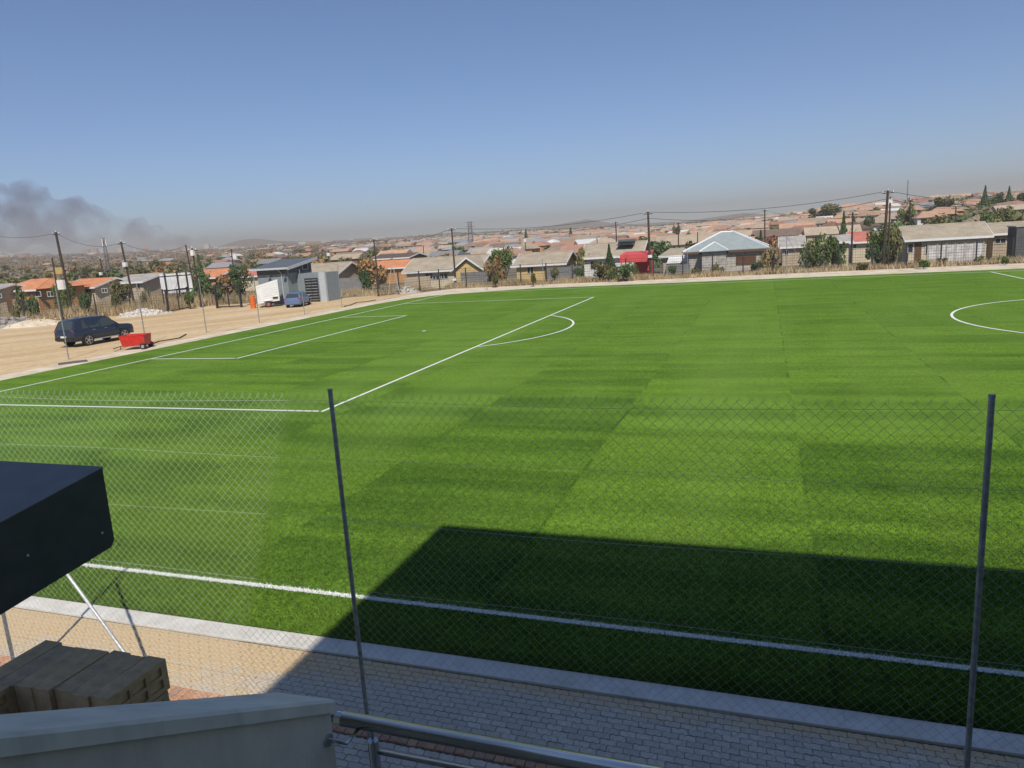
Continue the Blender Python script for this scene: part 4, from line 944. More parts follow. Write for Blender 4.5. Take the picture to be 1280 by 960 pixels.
MB().prism([(p0[0]-d['cx'], -2.6, on_y(848, 329, 84.4)[2]-d['base']), (p0[0]-d['cx'], -0.05, on_y(848, 321, 87)[2]-d['base']), (p0[0]-d['cx'], -0.05, on_y(848, 320, 87)[2]-d['base']), (p0[0]-d['cx'], -2.6, on_y(848, 328, 84.4)[2]-d['base'])], (p1[0]-p0[0], 0, 0)).build('awning', M_WHITE, h)
# unfinished block house under the zinc hip roof
h, d = house('unfinished block house under a pale zinc hipped roof, window boarded up', 858, 961, 291, 313.5, 82, 'block', 'zinc', Wd=9.5, hip=True, fascia=False, dx0=0.7,
             ops=((920, 945, 318, 331.5, 'shutter'), (882, 899, 319, 337, 'door')))
hl, zr, ze, Wd = d['hl'], d['zr'], d['ze'], d['Wd']
rh = hl*.15
for a, b in (((-rh, Wd/2, zr+.12), (rh, Wd/2, zr+.12)), ((rh, Wd/2, zr+.12), (hl, -.45, ze+.12)), ((-rh, Wd/2, zr+.12), (-hl, -.45, ze+.12)), ((rh, Wd/2, zr+.12), (hl, Wd+.45, ze+.12))): MB().tube([a, b], 0.13, 6).build('ridge_cap', M_ZRIDGE, h)
ax = on_y(892, 303, 80.5)[0]-d['cx']; zt_ = ze+(zr-ze)*.48; wv_ = hl*.34
mb = MB(); slab(mb, [(ax-wv_, -1.6, ze), (ax, -1.6+1.5, zt_), (ax, 3.0, zt_), (ax-wv_, 3.0, ze)], .09); slab(mb, [(ax+wv_, -1.6, ze), (ax, -.1, zt_), (ax, 3.0, zt_), (ax+wv_, 3.0, ze)], .09); slab(mb, [(ax-wv_, -1.6, ze), (ax+wv_, -1.6, ze), (ax, -.1, zt_)], .09); mb.build('porch_roof', M_ZINC, h)
for s in (-1, 1): MB().tube([(ax, -.1, zt_+.11), (ax+s*wv_, -1.6, ze+.11)], 0.10, 6).build('ridge_cap', M_ZRIDGE, h)
MB().bb(ax-wv_+.3, ax+wv_-.3, -1.2, -0.003, -.5, ze-.02).build('porch_wall', MW['block'], h)
MB().bb(-hl+.1, hl-.1, -.44, -.36, ze-.22, ze-.03).build('wall_plate', M_DOOR, h)
for k in range(14): 
    x = -hl+.4+k*(2*hl-.8)/13; MB().bb(x-.04, x+.04, -.46, .3, ze-.15, ze+.0).build('rafter_end', M_DOOR, h)
house('small grey tan house half hidden right of the zinc roofed one', 973, 1006, 296.5, 309, 104, 'tan', 'grey', ops=((980, 986, 312, 319, 'window'),))
house('low cream outbuilding with flat roof among the garden trees', 1030, 1064, 299.5, 303, 93, 'cream', 'grey', Wd=5, ops=((1048, 1054, 306, 314, 'window'),), verge=False)
house('small red roofed house left of the tall double pole', 1058, 1090, 291, 303, 104, 'cream', 'red', ops=((1066, 1071, 305, 311, 'window'),))
h, d = house('long tan tiled house with white fascia and whitewashed garden wall', 1124, 1230, 281.5, 298.5, 84, 'cream', 'tan', ops=((1134, 1142, 304, 316, 'window'), (1143, 1152, 303, 320, 'door'), (1156, 1160, 304, 318, 'window')))
p0, p1 = on_y(1160, 320, 79), on_y(1229, 318, 79)
o = thing('garden_wall', 'patchy whitewashed garden wall in front of the long tan house', 'wall', ((p0[0]+p1[0])/2, 79, tz(p0[0], 79))); L = p1[0]-p0[0]
hh = on_y(1195, 305.5, 79)[2]-tz(p0[0], 79)
for k in range(6): MB().bb(-L/2+k*L/6+.02, -L/2+(k+1)*L/6-.02, 0, .18, -.3, hh).build('wall_panel', mat('whitewash', (0.58, 0.55, 0.52), 0.95, var=0.3, scale=1.6, dirt=(0.30, 0.24, 0.20)) if k == 0 else bpy.data.materials['whitewash'], o)
for k in range(7): MB().bb(-L/2+k*L/6-.09, -L/2+k*L/6+.09, -.03, .21, -.3, hh+.08).build('pier', MW['block'], o)
house('tan tiled house at the right picture edge with a dark porch', 1226, 1330, 278, 291, 88, 'tan', 'tan', ops=((1243, 1258, 297, 305, 'window'),))
p0, p1 = on_y(1269, 316, 82), on_y(1300, 316, 82); zt = on_y(1270, 284, 82)[2]; z0 = tz(p0[0], 82)
o = thing('outbuilding', 'dark flat roofed outbuilding cut by the right picture edge', 'building', (p0[0], 82, z0)); MB().bb(0, p1[0]-p0[0], 0, 3, -.3, zt-z0).build('wall', MW['dark'], o); MB().bb(-.1, p1[0]-p0[0]+.1, -.1, 3.1, zt-z0, zt-z0+.12).build('roof', MR['grey'], o)
# water tank and grey precast walls before the houses
def precast(label, px0, px1, Y, py_top, m):
    a, b = on_y(px0, py_top, Y), on_y(px1, py_top, Y); z0 = tz(a[0], Y); L = b[0]-a[0]; h_ = (a[2]+b[2])/2-z0; n = max(2, round(L/1.6))
    o = thing('precast_wall', label, 'wall', (a[0], Y, z0))
    for k in range(n):
        for q in range(4): MB().bb(k*L/n+.07, (k+1)*L/n-.07, 0.02, .07, q*h_/4+.01, (q+1)*h_/4-.006).build('panel', m, o)
    for k in range(n+1): MB().bb(k*L/n-.065, k*L/n+.065, 0, .1, -.3, h_+.05).build('post', m, o)
M_PRECAST = mat('grey_precast', (0.20, 0.195, 0.19), 0.95, var=0.2, scale=2)
precast('grey precast slab wall below the front gable of the long tan house', 576, 609, 80, 340, M_PRECAST)
precast('dark grey precast slab wall before the tan house by the guardhouse', 409, 452, 78, 347.5, M_PRECAST)
precast('dark grey precast slab wall before the yellow walled house', 684, 727, 80, 333.5, M_PRECAST)
precast('dark grey precast slab wall under the white awning', 833, 862, 80, 330, M_PRECAST)
precast('tan precast slab wall behind the dry grass left of the front gable', 505, 537, 79, 346, MW['tan'])
# ------------------------------------------------------------------ trees
def leaf_mat(name, c, rnd=0.3):
    g = NG(name); p = g.pos()
    cc = g.ramp(g.noise(p, 1.1, 4, 0.65), [(0.3, tuple(x*.55 for x in c)), (0.7, tuple(x*1.35 for x in c))])
    cc = g.mix(1.0, cc, g.ramp(g.rand(), [(0.0, 1-rnd), (1.0, 1.15)]), 'MULTIPLY')
    g.col(cc); g.rough(0.8); g.b.inputs['Specular IOR Level'].default_value = 0.2; return g.m
ML = {'green': leaf_mat('green_leaves', (0.130, 0.172, 0.058)), 'dark': leaf_mat('dark_leaves', (0.10, 0.15, 0.065)), 'olive': leaf_mat('olive_leaves', (0.175, 0.165, 0.075)), 'brown': leaf_mat('dry_brown_leaves', (0.31, 0.19, 0.085)), 'rust': leaf_mat('rust_leaves', (0.25, 0.11, 0.075)), 'straw': leaf_mat('straw_leaves', (0.42, 0.32, 0.16))}
M_BARK = mat('bark', (0.13, 0.10, 0.075), 0.95, var=0.3, scale=4)
def crown(name, kind, n, leaf, seed, conifer=False, squash=1.0):
    """unit crown: about 1 wide, 1 tall, from z=0 to 1; leaf sized faces spread through lobes"""
    g = np.random.default_rng(seed)
    if conifer:
        t = g.random(n)**0.7; tier = np.round(t*9)/9*0.75+t*0.25; rr = (1-t)*0.5*(0.75+0.25*np.cos(tier*60)); a = g.random(n)*2*math.pi; q = np.sqrt(g.random(n))*.45+.6
        P = np.stack([rr*q*np.cos(a), rr*q*np.sin(a), t*0.98-rr*.15], -1); P[:, :2] *= 1.25; P[:, 2] = np.maximum(P[:, 2], 0.01)
    else:
        m = 11; ce = np.stack([g.normal(0, .24, m), g.normal(0, .24, m), 0.30+0.48*g.random(m)], -1); ra = 0.13+0.13*g.random(m)
        ce[:, :2] *= np.clip(1.15-np.abs(ce[:, 2:]-.5)*1.1, .5, 1); idx = g.integers(0, m, n)
        d = g.normal(size=(n, 3)); d /= np.linalg.norm(d, axis=1)[:, None]; P = ce[idx]+d*(ra[idx]*(0.55+0.5*g.random(n)))[:, None]
        P[:, 2] = np.clip(P[:, 2], 0.02, 1.0)
    u = g.normal(size=(n, 3)); u /= np.linalg.norm(u, axis=1)[:, None]; v = np.cross(u, g.normal(size=(n, 3))); v /= np.linalg.norm(v, axis=1)[:, None]
    s = leaf*(0.6+0.8*g.random(n))[:, None]
    V = np.stack([P-u*s-v*s*.5, P+u*s-v*s*.6, P+u*s*.7+v*s*.6, P-u*s*.8+v*s*.5], 1).reshape(-1, 3)
    return npmesh(name, V, np.arange(4*n).reshape(-1, 4), ML[kind])
def trunk_mesh(seed, bare=False):
    rg = random.Random(seed); mb = MB()
    mb.tube([(0, 0, -.05), (rg.uniform(-.02, .02), 0, .2), (rg.uniform(-.04, .04), rg.uniform(-.03, .03), .55)], 0.035, 7, r1=0.02)
    for k in range(10 if bare else 6):
        a = rg.uniform(0, 6.28); z = rg.uniform(.18, .45); e = rg.uniform(.2, .4)
        mb.tube([(0, 0, z), (e*.5*math.cos(a), e*.5*math.sin(a), z+.16), (e*math.cos(a), e*math.sin(a), z+rg.uniform(.22, .42))], 0.016, 5, r1=0.005, cap=False)
        if bare:
            for q in range(3): 
                b = a+rg.uniform(-.8, .8); mb.tube([(e*.6*math.cos(a), e*.6*math.sin(a), z+.2), (e*math.cos(a)*.6+.2*math.cos(b), e*math.sin(a)*.6+.2*math.sin(b), z+.2+rg.uniform(.05, .3))], 0.007, 4, r1=.002, cap=False)
    return mb.mesh('trunk', M_BARK)
TR = [trunk_mesh(k) for k in range(3)]; TB = trunk_mesh(8, True)
_crowns = {}
def get_crown(kind, conifer, n, v):
    key = (kind, conifer, n, v)
    if key not in _crowns: _crowns[key] = crown('crown', kind, n, (0.030 if n > 1500 else 0.045 if n > 600 else 0.075), hash((kind, conifer, n, v)) % 1000 if 0 else 17*v+n+len(kind)*31+(5 if conifer else 0), conifer)
    return _crowns[key]
def tree(label, px, pyt, r, wpx, kind='green', conifer=False, n=1600, v=0, name=None, group=None, low=0.0, bare=False):
    top = on_r(px, pyt, r); x, y = top[0], top[1]; z0 = tz(x, y); h = max(1.0, top[2]-z0); dep = (np.array([x, y, z0])-CAM)@BF; wd = wpx/FX*dep
    wd *= 1.35 if conifer else 1.0
    o = thing(name or ('conifer' if conifer else 'tree'), label, 'tree' if h > 2.2 else 'shrub', (x, y, z0), random.uniform(0, 6.28), group)
    t = link('trunk', TB if bare else TR[v % 3], o); t.scale = (h*.8, h*.8, h)
    c = link('crown', get_crown(kind, conifer, n, v), o, (0, 0, h*low)); c.scale = (wd, wd, h*(1-low))
    return o
TL = [
 ('tall dark conifer just right of the billboard', 247, 318, 98, 24, 'dark', True, 2200, 0),
 ('round dark green tree left of the guardhouse roof', 297, 328, 92, 27, 'dark', False, 1700, 1),
 ('bushy green tree beside the pole at the left picture edge', 76, 348, 100, 26, 'green', False, 1700, 2),
 ('loose olive tree between the leaning poles and the tan house', 150, 347, 108, 24, 'olive', False, 1200, 0),
 ('small dark green bush beside the far left cream house', 22, 351, 108, 12, 'dark', False, 800, 1),
 ('dark green bush below the brown bare tree', 456, 332, 92, 16, 'dark', False, 1400, 2),
 ('brown bare tree behind the tan house by the guardhouse', 460, 318, 112, 34, 'brown', False, 900, 0),
 ('green tree between the gabled house and the yellow walled house', 630, 306, 96, 34, 'green', False, 2000, 1),
 ('rusty brown bush in front of the green tree by the gabled house', 619, 319, 92, 22, 'brown', False, 1300, 2),
 ('tall green conifer in front of the white walled house', 761, 305, 84, 20, 'dark', True, 2200, 1),
 ('spreading green shrub at the foot of the tall conifer', 752, 322, 82, 36, 'olive', False, 1600, 0),
 ('dense dark green shrub beside the red shed', 778, 324, 80, 30, 'dark', False, 1800, 1),
 ('dark green tree behind the red shed and tall pole', 829, 297, 108, 40, 'dark', False, 1900, 2),
 ('thin olive tree between the yellow walled and white walled houses', 724, 308, 100, 16, 'olive', False, 1000, 0),
 ('dark green conifer above the zinc roofed house', 951, 288, 104, 14, 'dark', True, 1400, 2),
 ('dull red tree right of the dark conifer over the zinc roof', 962, 289, 108, 20, 'rust', False, 1200, 1),
 ('straw coloured dry tree at the corner of the zinc roofed house', 964, 298, 90, 20, 'straw', False, 1000, 2),
 ('broad green tree right of the braced pale post', 1018, 289, 92, 34, 'green', False, 2000, 0),
 ('smaller green tree beside the cream outbuilding', 1042, 293, 92, 24, 'green', False, 1500, 1),
 ('tall dark conifer behind the small red roofed house', 1055, 263, 125, 17, 'dark', True, 1600, 0),
 ('leafy green tree behind the tall double pole', 1098, 278, 100, 28, 'green', False, 1600, 2),
 ('olive tree at the left gable of the long tan house', 1119, 283, 92, 20, 'olive', False, 1500, 1),
 ('dark leafy shrub at the foot of the tall double pole', 1096, 302, 84, 20, 'dark', False, 1300, 0),
 ('wide olive tree on the slope behind the long tan house', 1166, 265, 150, 36, 'olive', False, 1600, 2),
 ('large olive tree on the skyline left of the pines', 1184, 242, 300, 36, 'olive', False, 1600, 0),
 ('brown olive tree standing up on the skyline above the township', 1034, 254, 420, 34, 'olive', False, 1500, 1),
 ('first tall pine on the skyline at the right', 1232, 232, 330, 12, 'dark', True, 1200, 1),
 ('second, smaller pine on the skyline at the right', 1262, 233, 340, 11, 'dark', True, 1200, 2),
 ('round dark tree between the two skyline pines', 1249, 239, 340, 17, 'dark', False, 1200, 0),
 ('dark tree at the right end of the skyline', 1282, 238, 330, 16, 'dark', False, 1200, 1),
 ('green tree among red roofs at the right', 1232, 262, 190, 19, 'green', False, 1400, 1),
 ('green tree on the slope just right of the thin mast', 1133, 254, 240, 20, 'green', False, 1200, 2),
 ('dark round tree on the slope left of the tall double pole', 1086, 268, 190, 14, 'dark', False, 1000, 0),
 ('small dark tree beside the lone lattice tower roofs', 657, 287, 420, 7, 'dark', True, 500, 0),
 ('dark pointed tree on the far slope above the yellow walled house', 713, 285, 520, 7, 'dark', True, 500, 1),
 ('palm like tree by the second pole over the zinc roof', 846, 276, 330, 9, 'olive', False, 600, 1),
 ('dark tree behind the pole right of the tall dark pole', 859, 288, 210, 15, 'dark', False, 900, 2),
 ('green bush by the far end of the dark fence, before the far grey roofs', 424, 325, 150, 12, 'green', False, 900, 1),
]
for l, px, py, r, wpx, kind, con, n, v in TL: tree(l, px, py, r, wpx, kind, con, n, v, bare=(kind in ('brown', 'straw') and not con))
rg = random.Random(21)
MARKS = [(200, 'left of the billboard'), (260, 'by the dark conifer'), (330, 'left of the guardhouse'), (450, 'right of the guardhouse'), (515, 'by the brown bare tree'), (612, 'before the gabled house'), (648, 'before the green tree by the gabled house'), (722, 'before the yellow walled house'), (775, 'before the white walled house'), (828, 'before the red shed'), (864, 'before the white awning'), (961, 'before the zinc roofed house'), (1030, 'before the broad green tree'), (1095, 'before the cream outbuilding'), (1165, 'before the gable of the long tan house'), (1235, 'before the whitewashed garden wall'), (9999, 'at the right picture edge')]
def mark(u): return [t for m_, t in MARKS if u < m_][0]
_lab = {}
def once(l, alts=('left', 'middle', 'right', 'last')):
    k = _lab.get(l, 0); _lab[l] = k+1
    return l if k == 0 else '%s, next one to the right' % l if k == 1 else '%s, %s one to the right' % (l, ('second', 'third', 'fourth', 'fifth')[min(k-2, 3)])
CN = {'dark': 'dark green', 'olive': 'olive', 'green': 'green', 'brown': 'dry brown', 'straw': 'straw coloured'}
for k in range(19):                                                 # garden shrubs along the far fence
    px = 625+k*35+rg.uniform(-10, 10)
    kd = rg.choice(['dark', 'olive', 'green', 'olive']); tree(once('low %s garden shrub %s' % (CN[kd], mark(px))), px, 336-(px-640)*0.022+rg.uniform(-3, 3), rg.uniform(78, 88), rg.uniform(7, 14), kd, False, 600, k % 3, name='garden_shrub', group='garden shrubs behind the far fence')
for k in range(10):
    px = -20+k*32+rg.uniform(-8, 8)
    if 195 < px < 215: continue
    kd = rg.choice(['olive', 'green', 'olive', 'dark']); tree(once('low %s scrub bush %s' % (CN[kd], mark(px))), px, 372-px*.055+rg.uniform(-5, 4), rg.uniform(86, 100), rg.uniform(6, 12), kd, False, 600, k % 3, name='scrub_bush', group='scrub bushes behind the left fence')

# ------------------------------------------------------------------ poles, mast, pylon, wires
M_POLE = mat('creosote_pole', (0.060, 0.042, 0.032), 0.85, var=0.25, scale=3)
M_GREYPOLE = mat('grey_steel_pole', (0.25, 0.25, 0.26), 0.5, 0.5, var=0.1)
tops = {}
def pole(key, label, pt, pb, r, rad=0.13, arms=True, box=None, m=None, thick_top=True):
    a = on_r(pt[0], pt[1], r); b = on_r(pb[0], pb[1], r); z0 = tz(b[0], b[1])
    # the foot goes down the same line to the ground
    d = (a-b)/(a[2]-b[2]); foot = a+d*(z0-0.2-a[2])
    o = thing('utility_pole', label, 'pole', (foot[0], foot[1], z0), 0)
    f = np.array([foot[0], foot[1], z0]); mb = MB(); mb.tube([foot-f, a-f], rad, 8, r1=rad*.72); mb.build('pole', m or M_POLE, o)
    t = a-f; tops[key] = a
    if arms:
        MB().tube([(t[0]-.55, t[1], t[2]-.25), (t[0]+.55, t[1], t[2]-.25)], 0.05, 6).build('crossarm', M_POLE, o)
        for s in (-.48, 0, .48): MB().cyl((t[0]+s, t[1], t[2]-.12 if s else t[2]+.06), 0.05, 0.18, 8).build('insulator', M_WHITE, o)
    if box:
        q = on_r(box[0], box[1], r)-f; MB().box((q[0], q[1]-.15, q[2]), (box[2], .3, box[3])).build('meter_box', M_WHITE, o)
    return o
pole('a', 'near dark pole between the gabled house and its neighbour, carrying the wires', (564.5, 285), (569.5, 352), 92, box=(569, 349, .5, .35))
pole('b', 'tall dark pole beside the red shed', (810, 264.5), (813, 342), 86, 0.15, box=(813, 320.5, .45, .35))
pole('c', 'tallest dark pole, rising at the left gable of the long tan house', (1110, 238), (1104, 325), 84, 0.16)
pole('c2', 'second thinner pole leaning on the tallest dark pole', (1113, 246), (1110, 322), 84.6, 0.10, arms=False, box=(1112.5, 251, .35, .4))
pole('d', 'brown pole left of the tall double pole, behind the grass', (1066, 265), (1064.5, 315), 88, 0.12)
pole('e', 'dark pole standing above the ridge of the long tan house', (1138, 250), (1137, 281), 125, 0.14)
pole('f', 'dark pole above the roof of the grey tan house', (956, 262), (956, 290), 150, 0.15)
pole('g', 'dark pole right of the tall pole by the red shed, above the dark tree', (848, 278), (848, 312), 130, 0.12)
pole('h', 'dark pole above the white walled house roof', (769.5, 277), (771, 307), 140, 0.14)
pole('i', 'short pole on the township slope left of the white walled house', (746, 296), (747, 308), 190, 0.13, arms=False)
pole('j', 'dark pole in front of the brown bare tree', (467, 299), (472, 345), 100, 0.12)
pole('k', 'far pole with white box above the tan house by the guardhouse', (410, 312), (411.5, 331), 170, 0.14, box=(411, 318, .7, .7))
pole('l', 'pole with white box above the round dark tree', (289, 311), (291.5, 335), 150, 0.13, box=(294, 321.5, .9, .7))
pole('m', 'left one of the twin poles beside the dark conifer', (232, 306), (241, 352), 104, 0.11, arms=False)
pole('n', 'right one of the twin poles beside the dark conifer', (240, 310), (250, 372), 88, 0.11, box=(242, 316, .4, .6))
pole('o', 'leaning dark pole above the loose olive tree', (151, 302), (164, 362), 96, 0.13, box=(157.5, 330.5, .5, .5))
pole('p', 'short dark pole left of the lattice mast', (125, 323), (130, 348), 140, 0.13, box=(127, 342, .5, .5))
pole('q', 'tall leaning dark pole over the orange walled house', (69.5, 290), (84, 360), 98, 0.17)
pole('r', 'thinner leaning pole with yellow and white signs over the orange walled house', (65, 322), (73.5, 372), 88, 0.11, arms=False)
q = on_r(73.5, 338.5, 87.6); q2 = on_r(76.5, 356, 87.6)
o = [x for x in bpy.data.objects if x.get('label', '').startswith('thinner leaning pole with')][0]
MB().box((q[0]-o.location.x, q[1]-o.location.y, q[2]-o.location.z), (0.95, .08, .6)).build('sign', mat('faded_yellow_sign', (0.42, 0.30, 0.12), 0.7, var=.15), o)
MB().box((q2[0]-o.location.x, q2[1]-o.location.y, q2[2]-o.location.z), (0.85, .25, .95)).build('sign', M_WHITE, o)
pole('s', 'far left thin pole on the bush covered plain, beside the short pole', (94, 330), (97, 350), 200, 0.12, arms=False)
pole('t', 'lamp topped pole on the township slope right of the lattice tower', (656.5, 300), (657, 312), 170, 0.12, arms=False, box=(656.5, 300.5, .5, .8))
pole('u', 'brown pole on the slope amid the red roofs at the right', (1195, 258), (1194, 280), 120, 0.10, arms=True)
pole('v', 'pole rising over the bushes left of the zinc roofed house', (872, 290), (872, 310), 130, 0.10, arms=False)
pole('w', 'slim pole over the far terracotta roofs, above the gabled house', (529, 307), (530, 322), 190, 0.13, arms=False)
# lattice tower, lattice mast, thin mast
def lattice(name, label, px, pyt, pyb, r, w0, w1, seg_, cat, rad=0.05, arms=0):
    a = on_r(px, pyt, r); b = on_r(px, pyb, r); z0 = tz(b[0], b[1]); h = a[2]-z0
    o = thing(name, label, cat, (b[0], b[1], z0), 0.5); mb = MB(); br = MB()
    cn = [(1, 1), (-1, 1), (-1, -1), (1, -1)]
    for s, t in cn: mb.tube([(s*w0/2, t*w0/2, 0), (s*w1/2, t*w1/2, h)], rad, 4); 
    mb.build('leg_frame', M_GREYPOLE, o)
    for k in range(seg_):
        z, z2 = h*k/seg_, h*(k+1)/seg_; wa, wb = w0+(w1-w0)*k/seg_, w0+(w1-w0)*(k+1)/seg_
        for e in range(4):
            (s, t), (s2, t2) = cn[e], cn[(e+1) % 4]
            br.tube([(s*wa/2, t*wa/2, z), (s2*wb/2, t2*wb/2, z2)], rad*.7, 3, cap=False); br.tube([(s2*wa/2, t2*wa/2, z), (s*wb/2, t*wb/2, z2)], rad*.7, 3, cap=False); br.tube([(s*wb/2, t*wb/2, z2), (s2*wb/2, t2*wb/2, z2)], rad*.7, 3, cap=False)
    b2 = br.build('bracing', M_GREYPOLE, o); b2['kind'] = 'stuff'
    for k in range(arms): MB().tube([(-w1*1.6, 0, h*(.98-k*.16)), (w1*1.6, 0, h*(.98-k*.16))], rad*1.6, 5).build('crossarm', M_GREYPOLE, o)
    return o, h
lattice('lattice_tower', 'grey lattice tower on the township skyline above the gabled house', 589, 277, 306, 430, 3.0, 1.8, 6, 'tower', 0.12, 2)
o, h = lattice('cell_mast', 'grey lattice cell mast with panel aerials on the left plain', 137, 297, 345, 190, 0.8, 0.45, 10, 'mast', 0.035)
for a in (0, 2.1, 4.2): MB().box((.4*math.cos(a), .4*math.sin(a), h-1.0), (.16, .16, 1.6)).build('aerial', M_WHITE, o)
lattice('radio_mast', 'very thin pale mast on the right skyline beside the tallest pole', 1134, 225, 252, 380, .35, .25, 12, 'mast', 0.03)
M_CABLE = mat('black_cable', (0.03, 0.03, 0.032), 0.6, var=0.05)
def wire(label, pts, sag, r=0.022):
    o = thing('overhead_wire', label, 'wire', tuple(pts[0])); mb = MB(); P0_ = Vector(pts[0]); out = []
    for a, b in zip(pts, pts[1:]):
        a, b = Vector(a), Vector(b)
        for k in range(13 if b is Vector(pts[-1]) else 12): t = k/12; q = a.lerp(b, t); q.z -= sag*4*t*(1-t); out.append(q-P0_)
    out.append(Vector(pts[-1])-P0_); mb.tube(out, r, 4); mb.build('cable', M_CABLE, o)
tp = lambda k, dz=0.0: tops[k]+np.array([0, 0, dz])
wire('upper wire strung from the near pole past the red shed pole to the tallest pole', [tp('j', -.1), tp('a', -.05), tp('b', -.05), tp('c', -.05), on_r(1330, 246, 90)], 0.7)
wire('lower wire strung from the near pole past the red shed pole to the tallest pole', [tp('a', -.5), tp('b', -.75), tp('c', -.8), on_r(1330, 236, 60)], 0.95)
wire('wire from the tallest pole out over the long tan house', [tp('c', -.3), tp('e', -.1), tp('u', -.1)], 0.5, 0.015)
wire('wire linking the slope poles from the white walled house to the skyline', [tp('h', -.1), tp('g', -.1), tp('f', -.1), tp('d', -.1)], 0.6, 0.015)
wire('wire linking the leaning poles at the left edge', [on_r(-60, 281, 100), tp('q', -.1), tp('o', -.1), tp('m', -.1), tp('l', -.1), tp('j', -.1)], 0.9, 0.018)

# ------------------------------------------------------------------ township on the slopes
def hvariant(W_, D, h, rh, hip):
    mb = MB(); mb.bb(-W_/2, W_/2, -D/2, D/2, -1.5, h)
    if not hip: mb.add([(-W_/2, -D/2, h), (-W_/2, D/2, h), (-W_/2, 0, h+rh*.93), (W_/2, -D/2, h), (W_/2, D/2, h), (W_/2, 0, h+rh*.93)], [(0, 1, 2), (3, 5, 4)])
    rb = MB(); e = .5; a, b = W_/2+e, D/2+e; z0, z1 = h-.22, h+rh; r_ = a*.45 if hip else a
    rb.add([(-a, -b, z0), (a, -b, z0), (a, b, z0), (-a, b, z0), (-r_, 0, z1), (r_, 0, z1)], [(0, 1, 5, 4), (2, 3, 4, 5), (1, 2, 5), (3, 0, 4), (3, 2, 1, 0)])
    wb = MB()
    wb.bb(-W_*.28-.7, -W_*.28+.7, -D/2-.06, -D/2-.003, 1.0, 2.1); w2 = MB(); w2.bb(W_*.24-.7, W_*.24+.7, -D/2-.06, -D/2-.003, 1.0, 2.1)
    db = MB(); db.bb(-.45, .45, -D/2-.05, -D/2-.003, 0, 2.1)
    return mb, rb, wb, db, w2
VAR = [hvariant(7.5, 6, 2.6, 1.3, False), hvariant(9, 6.5, 2.7, 1.4, True), hvariant(6.6, 5.6, 2.5, 1.2, False), hvariant(10, 6.5, 2.7, 1.4, False), hvariant(7, 7, 2.6, 1.4, True)]
RK = [('orange', .34), ('red', .14), ('tan', .26), ('brown', .11), ('grey', .11), ('white', .04)]
MRT = {'orange': tile_material('township_terracotta', (0.48, 0.295, 0.195), .3), 'red': tile_material('township_red', (0.41, 0.215, 0.155), .3), 'tan': tile_material('township_tan', (0.40, 0.32, 0.23), .3), 'brown': tile_material('township_brown', (0.25, 0.175, 0.135), .3), 'grey': mat('township_grey', (0.30, 0.30, 0.30), .6, rnd=.3), 'white': mat('township_white', (0.62, 0.62, 0.60), .5, rnd=.15)}
WK = ['cream', 'orange', 'tan', 'orange', 'brown', 'white', 'cream']
meshes = {}
def vm(v, part, m):
    k = (v, part, m.name)
    if k not in meshes: meshes[k] = VAR[v][part].mesh(('wall', 'roof', 'window', 'door', 'window')[part], m)
    return meshes[k]
rg = random.Random(31); cand = []
A0, A1 = _az(on_r(-40, 340, 100)), _az(on_r(1320, 260, 100))
def pxof(x, y, z=5): 
    d = np.array([x, y, z])-CAM; zz = d@BF; return 640+FX*(d@BR)/zz, 480-FX*(d@BU)/zz
for gx_ in range(-170, 100):
    for gy_ in range(7, 150):
        x = gx_*15.0+rg.uniform(-1.5, 1.5)+(gy_ % 3)*5; y = gy_*18.0+rg.uniform(-2, 2)
        az = math.atan2(x-CAM[0], y-CAM[1]); r = math.hypot(x-CAM[0], y-CAM[1])
        if not A0 < az < A1 or r < 150: continue
        u, v = pxof(x, y, tz(x, y)+4)
        crest = float(np.interp(az, CAZ, CR))
        if r > crest+40: continue
        pr = float(np.interp(u, [0, 250, 380, 480, 560, 650, 800, 1280], [.02, .03, .10, .28, .5, .66, .70, .74]))
        if u < 560 and r > 600: pr = float(np.interp(u, [0, 350, 560], [.01, .05, .35]))
        if u > 560 and r > 1100: pr *= .6
        if u < 480 and r < 150: continue
        if rg.random() > pr: continue
        if u > 1090 and r < 215: continue
        cand.append((r, x, y, u))
cand.sort()
NIND = 290
UPS = [(250, 'over the left plain'), (450, 'over the guardhouse'), (640, 'above the gabled house'), (730, 'above the yellow walled house'), (840, 'above the white walled house'), (960, 'above the zinc roof'), (1060, 'above the broad green tree'), (1130, 'behind the tallest pole'), (9999, 'above the long tan house')]
names = {'orange': 'terracotta roofed', 'red': 'red roofed', 'tan': 'tan roofed', 'brown': 'dark brown roofed', 'grey': 'grey roofed', 'white': 'white roofed'}
far_mb = {k: MB() for k in list(MRT)+['w_'+k for k in MW]}
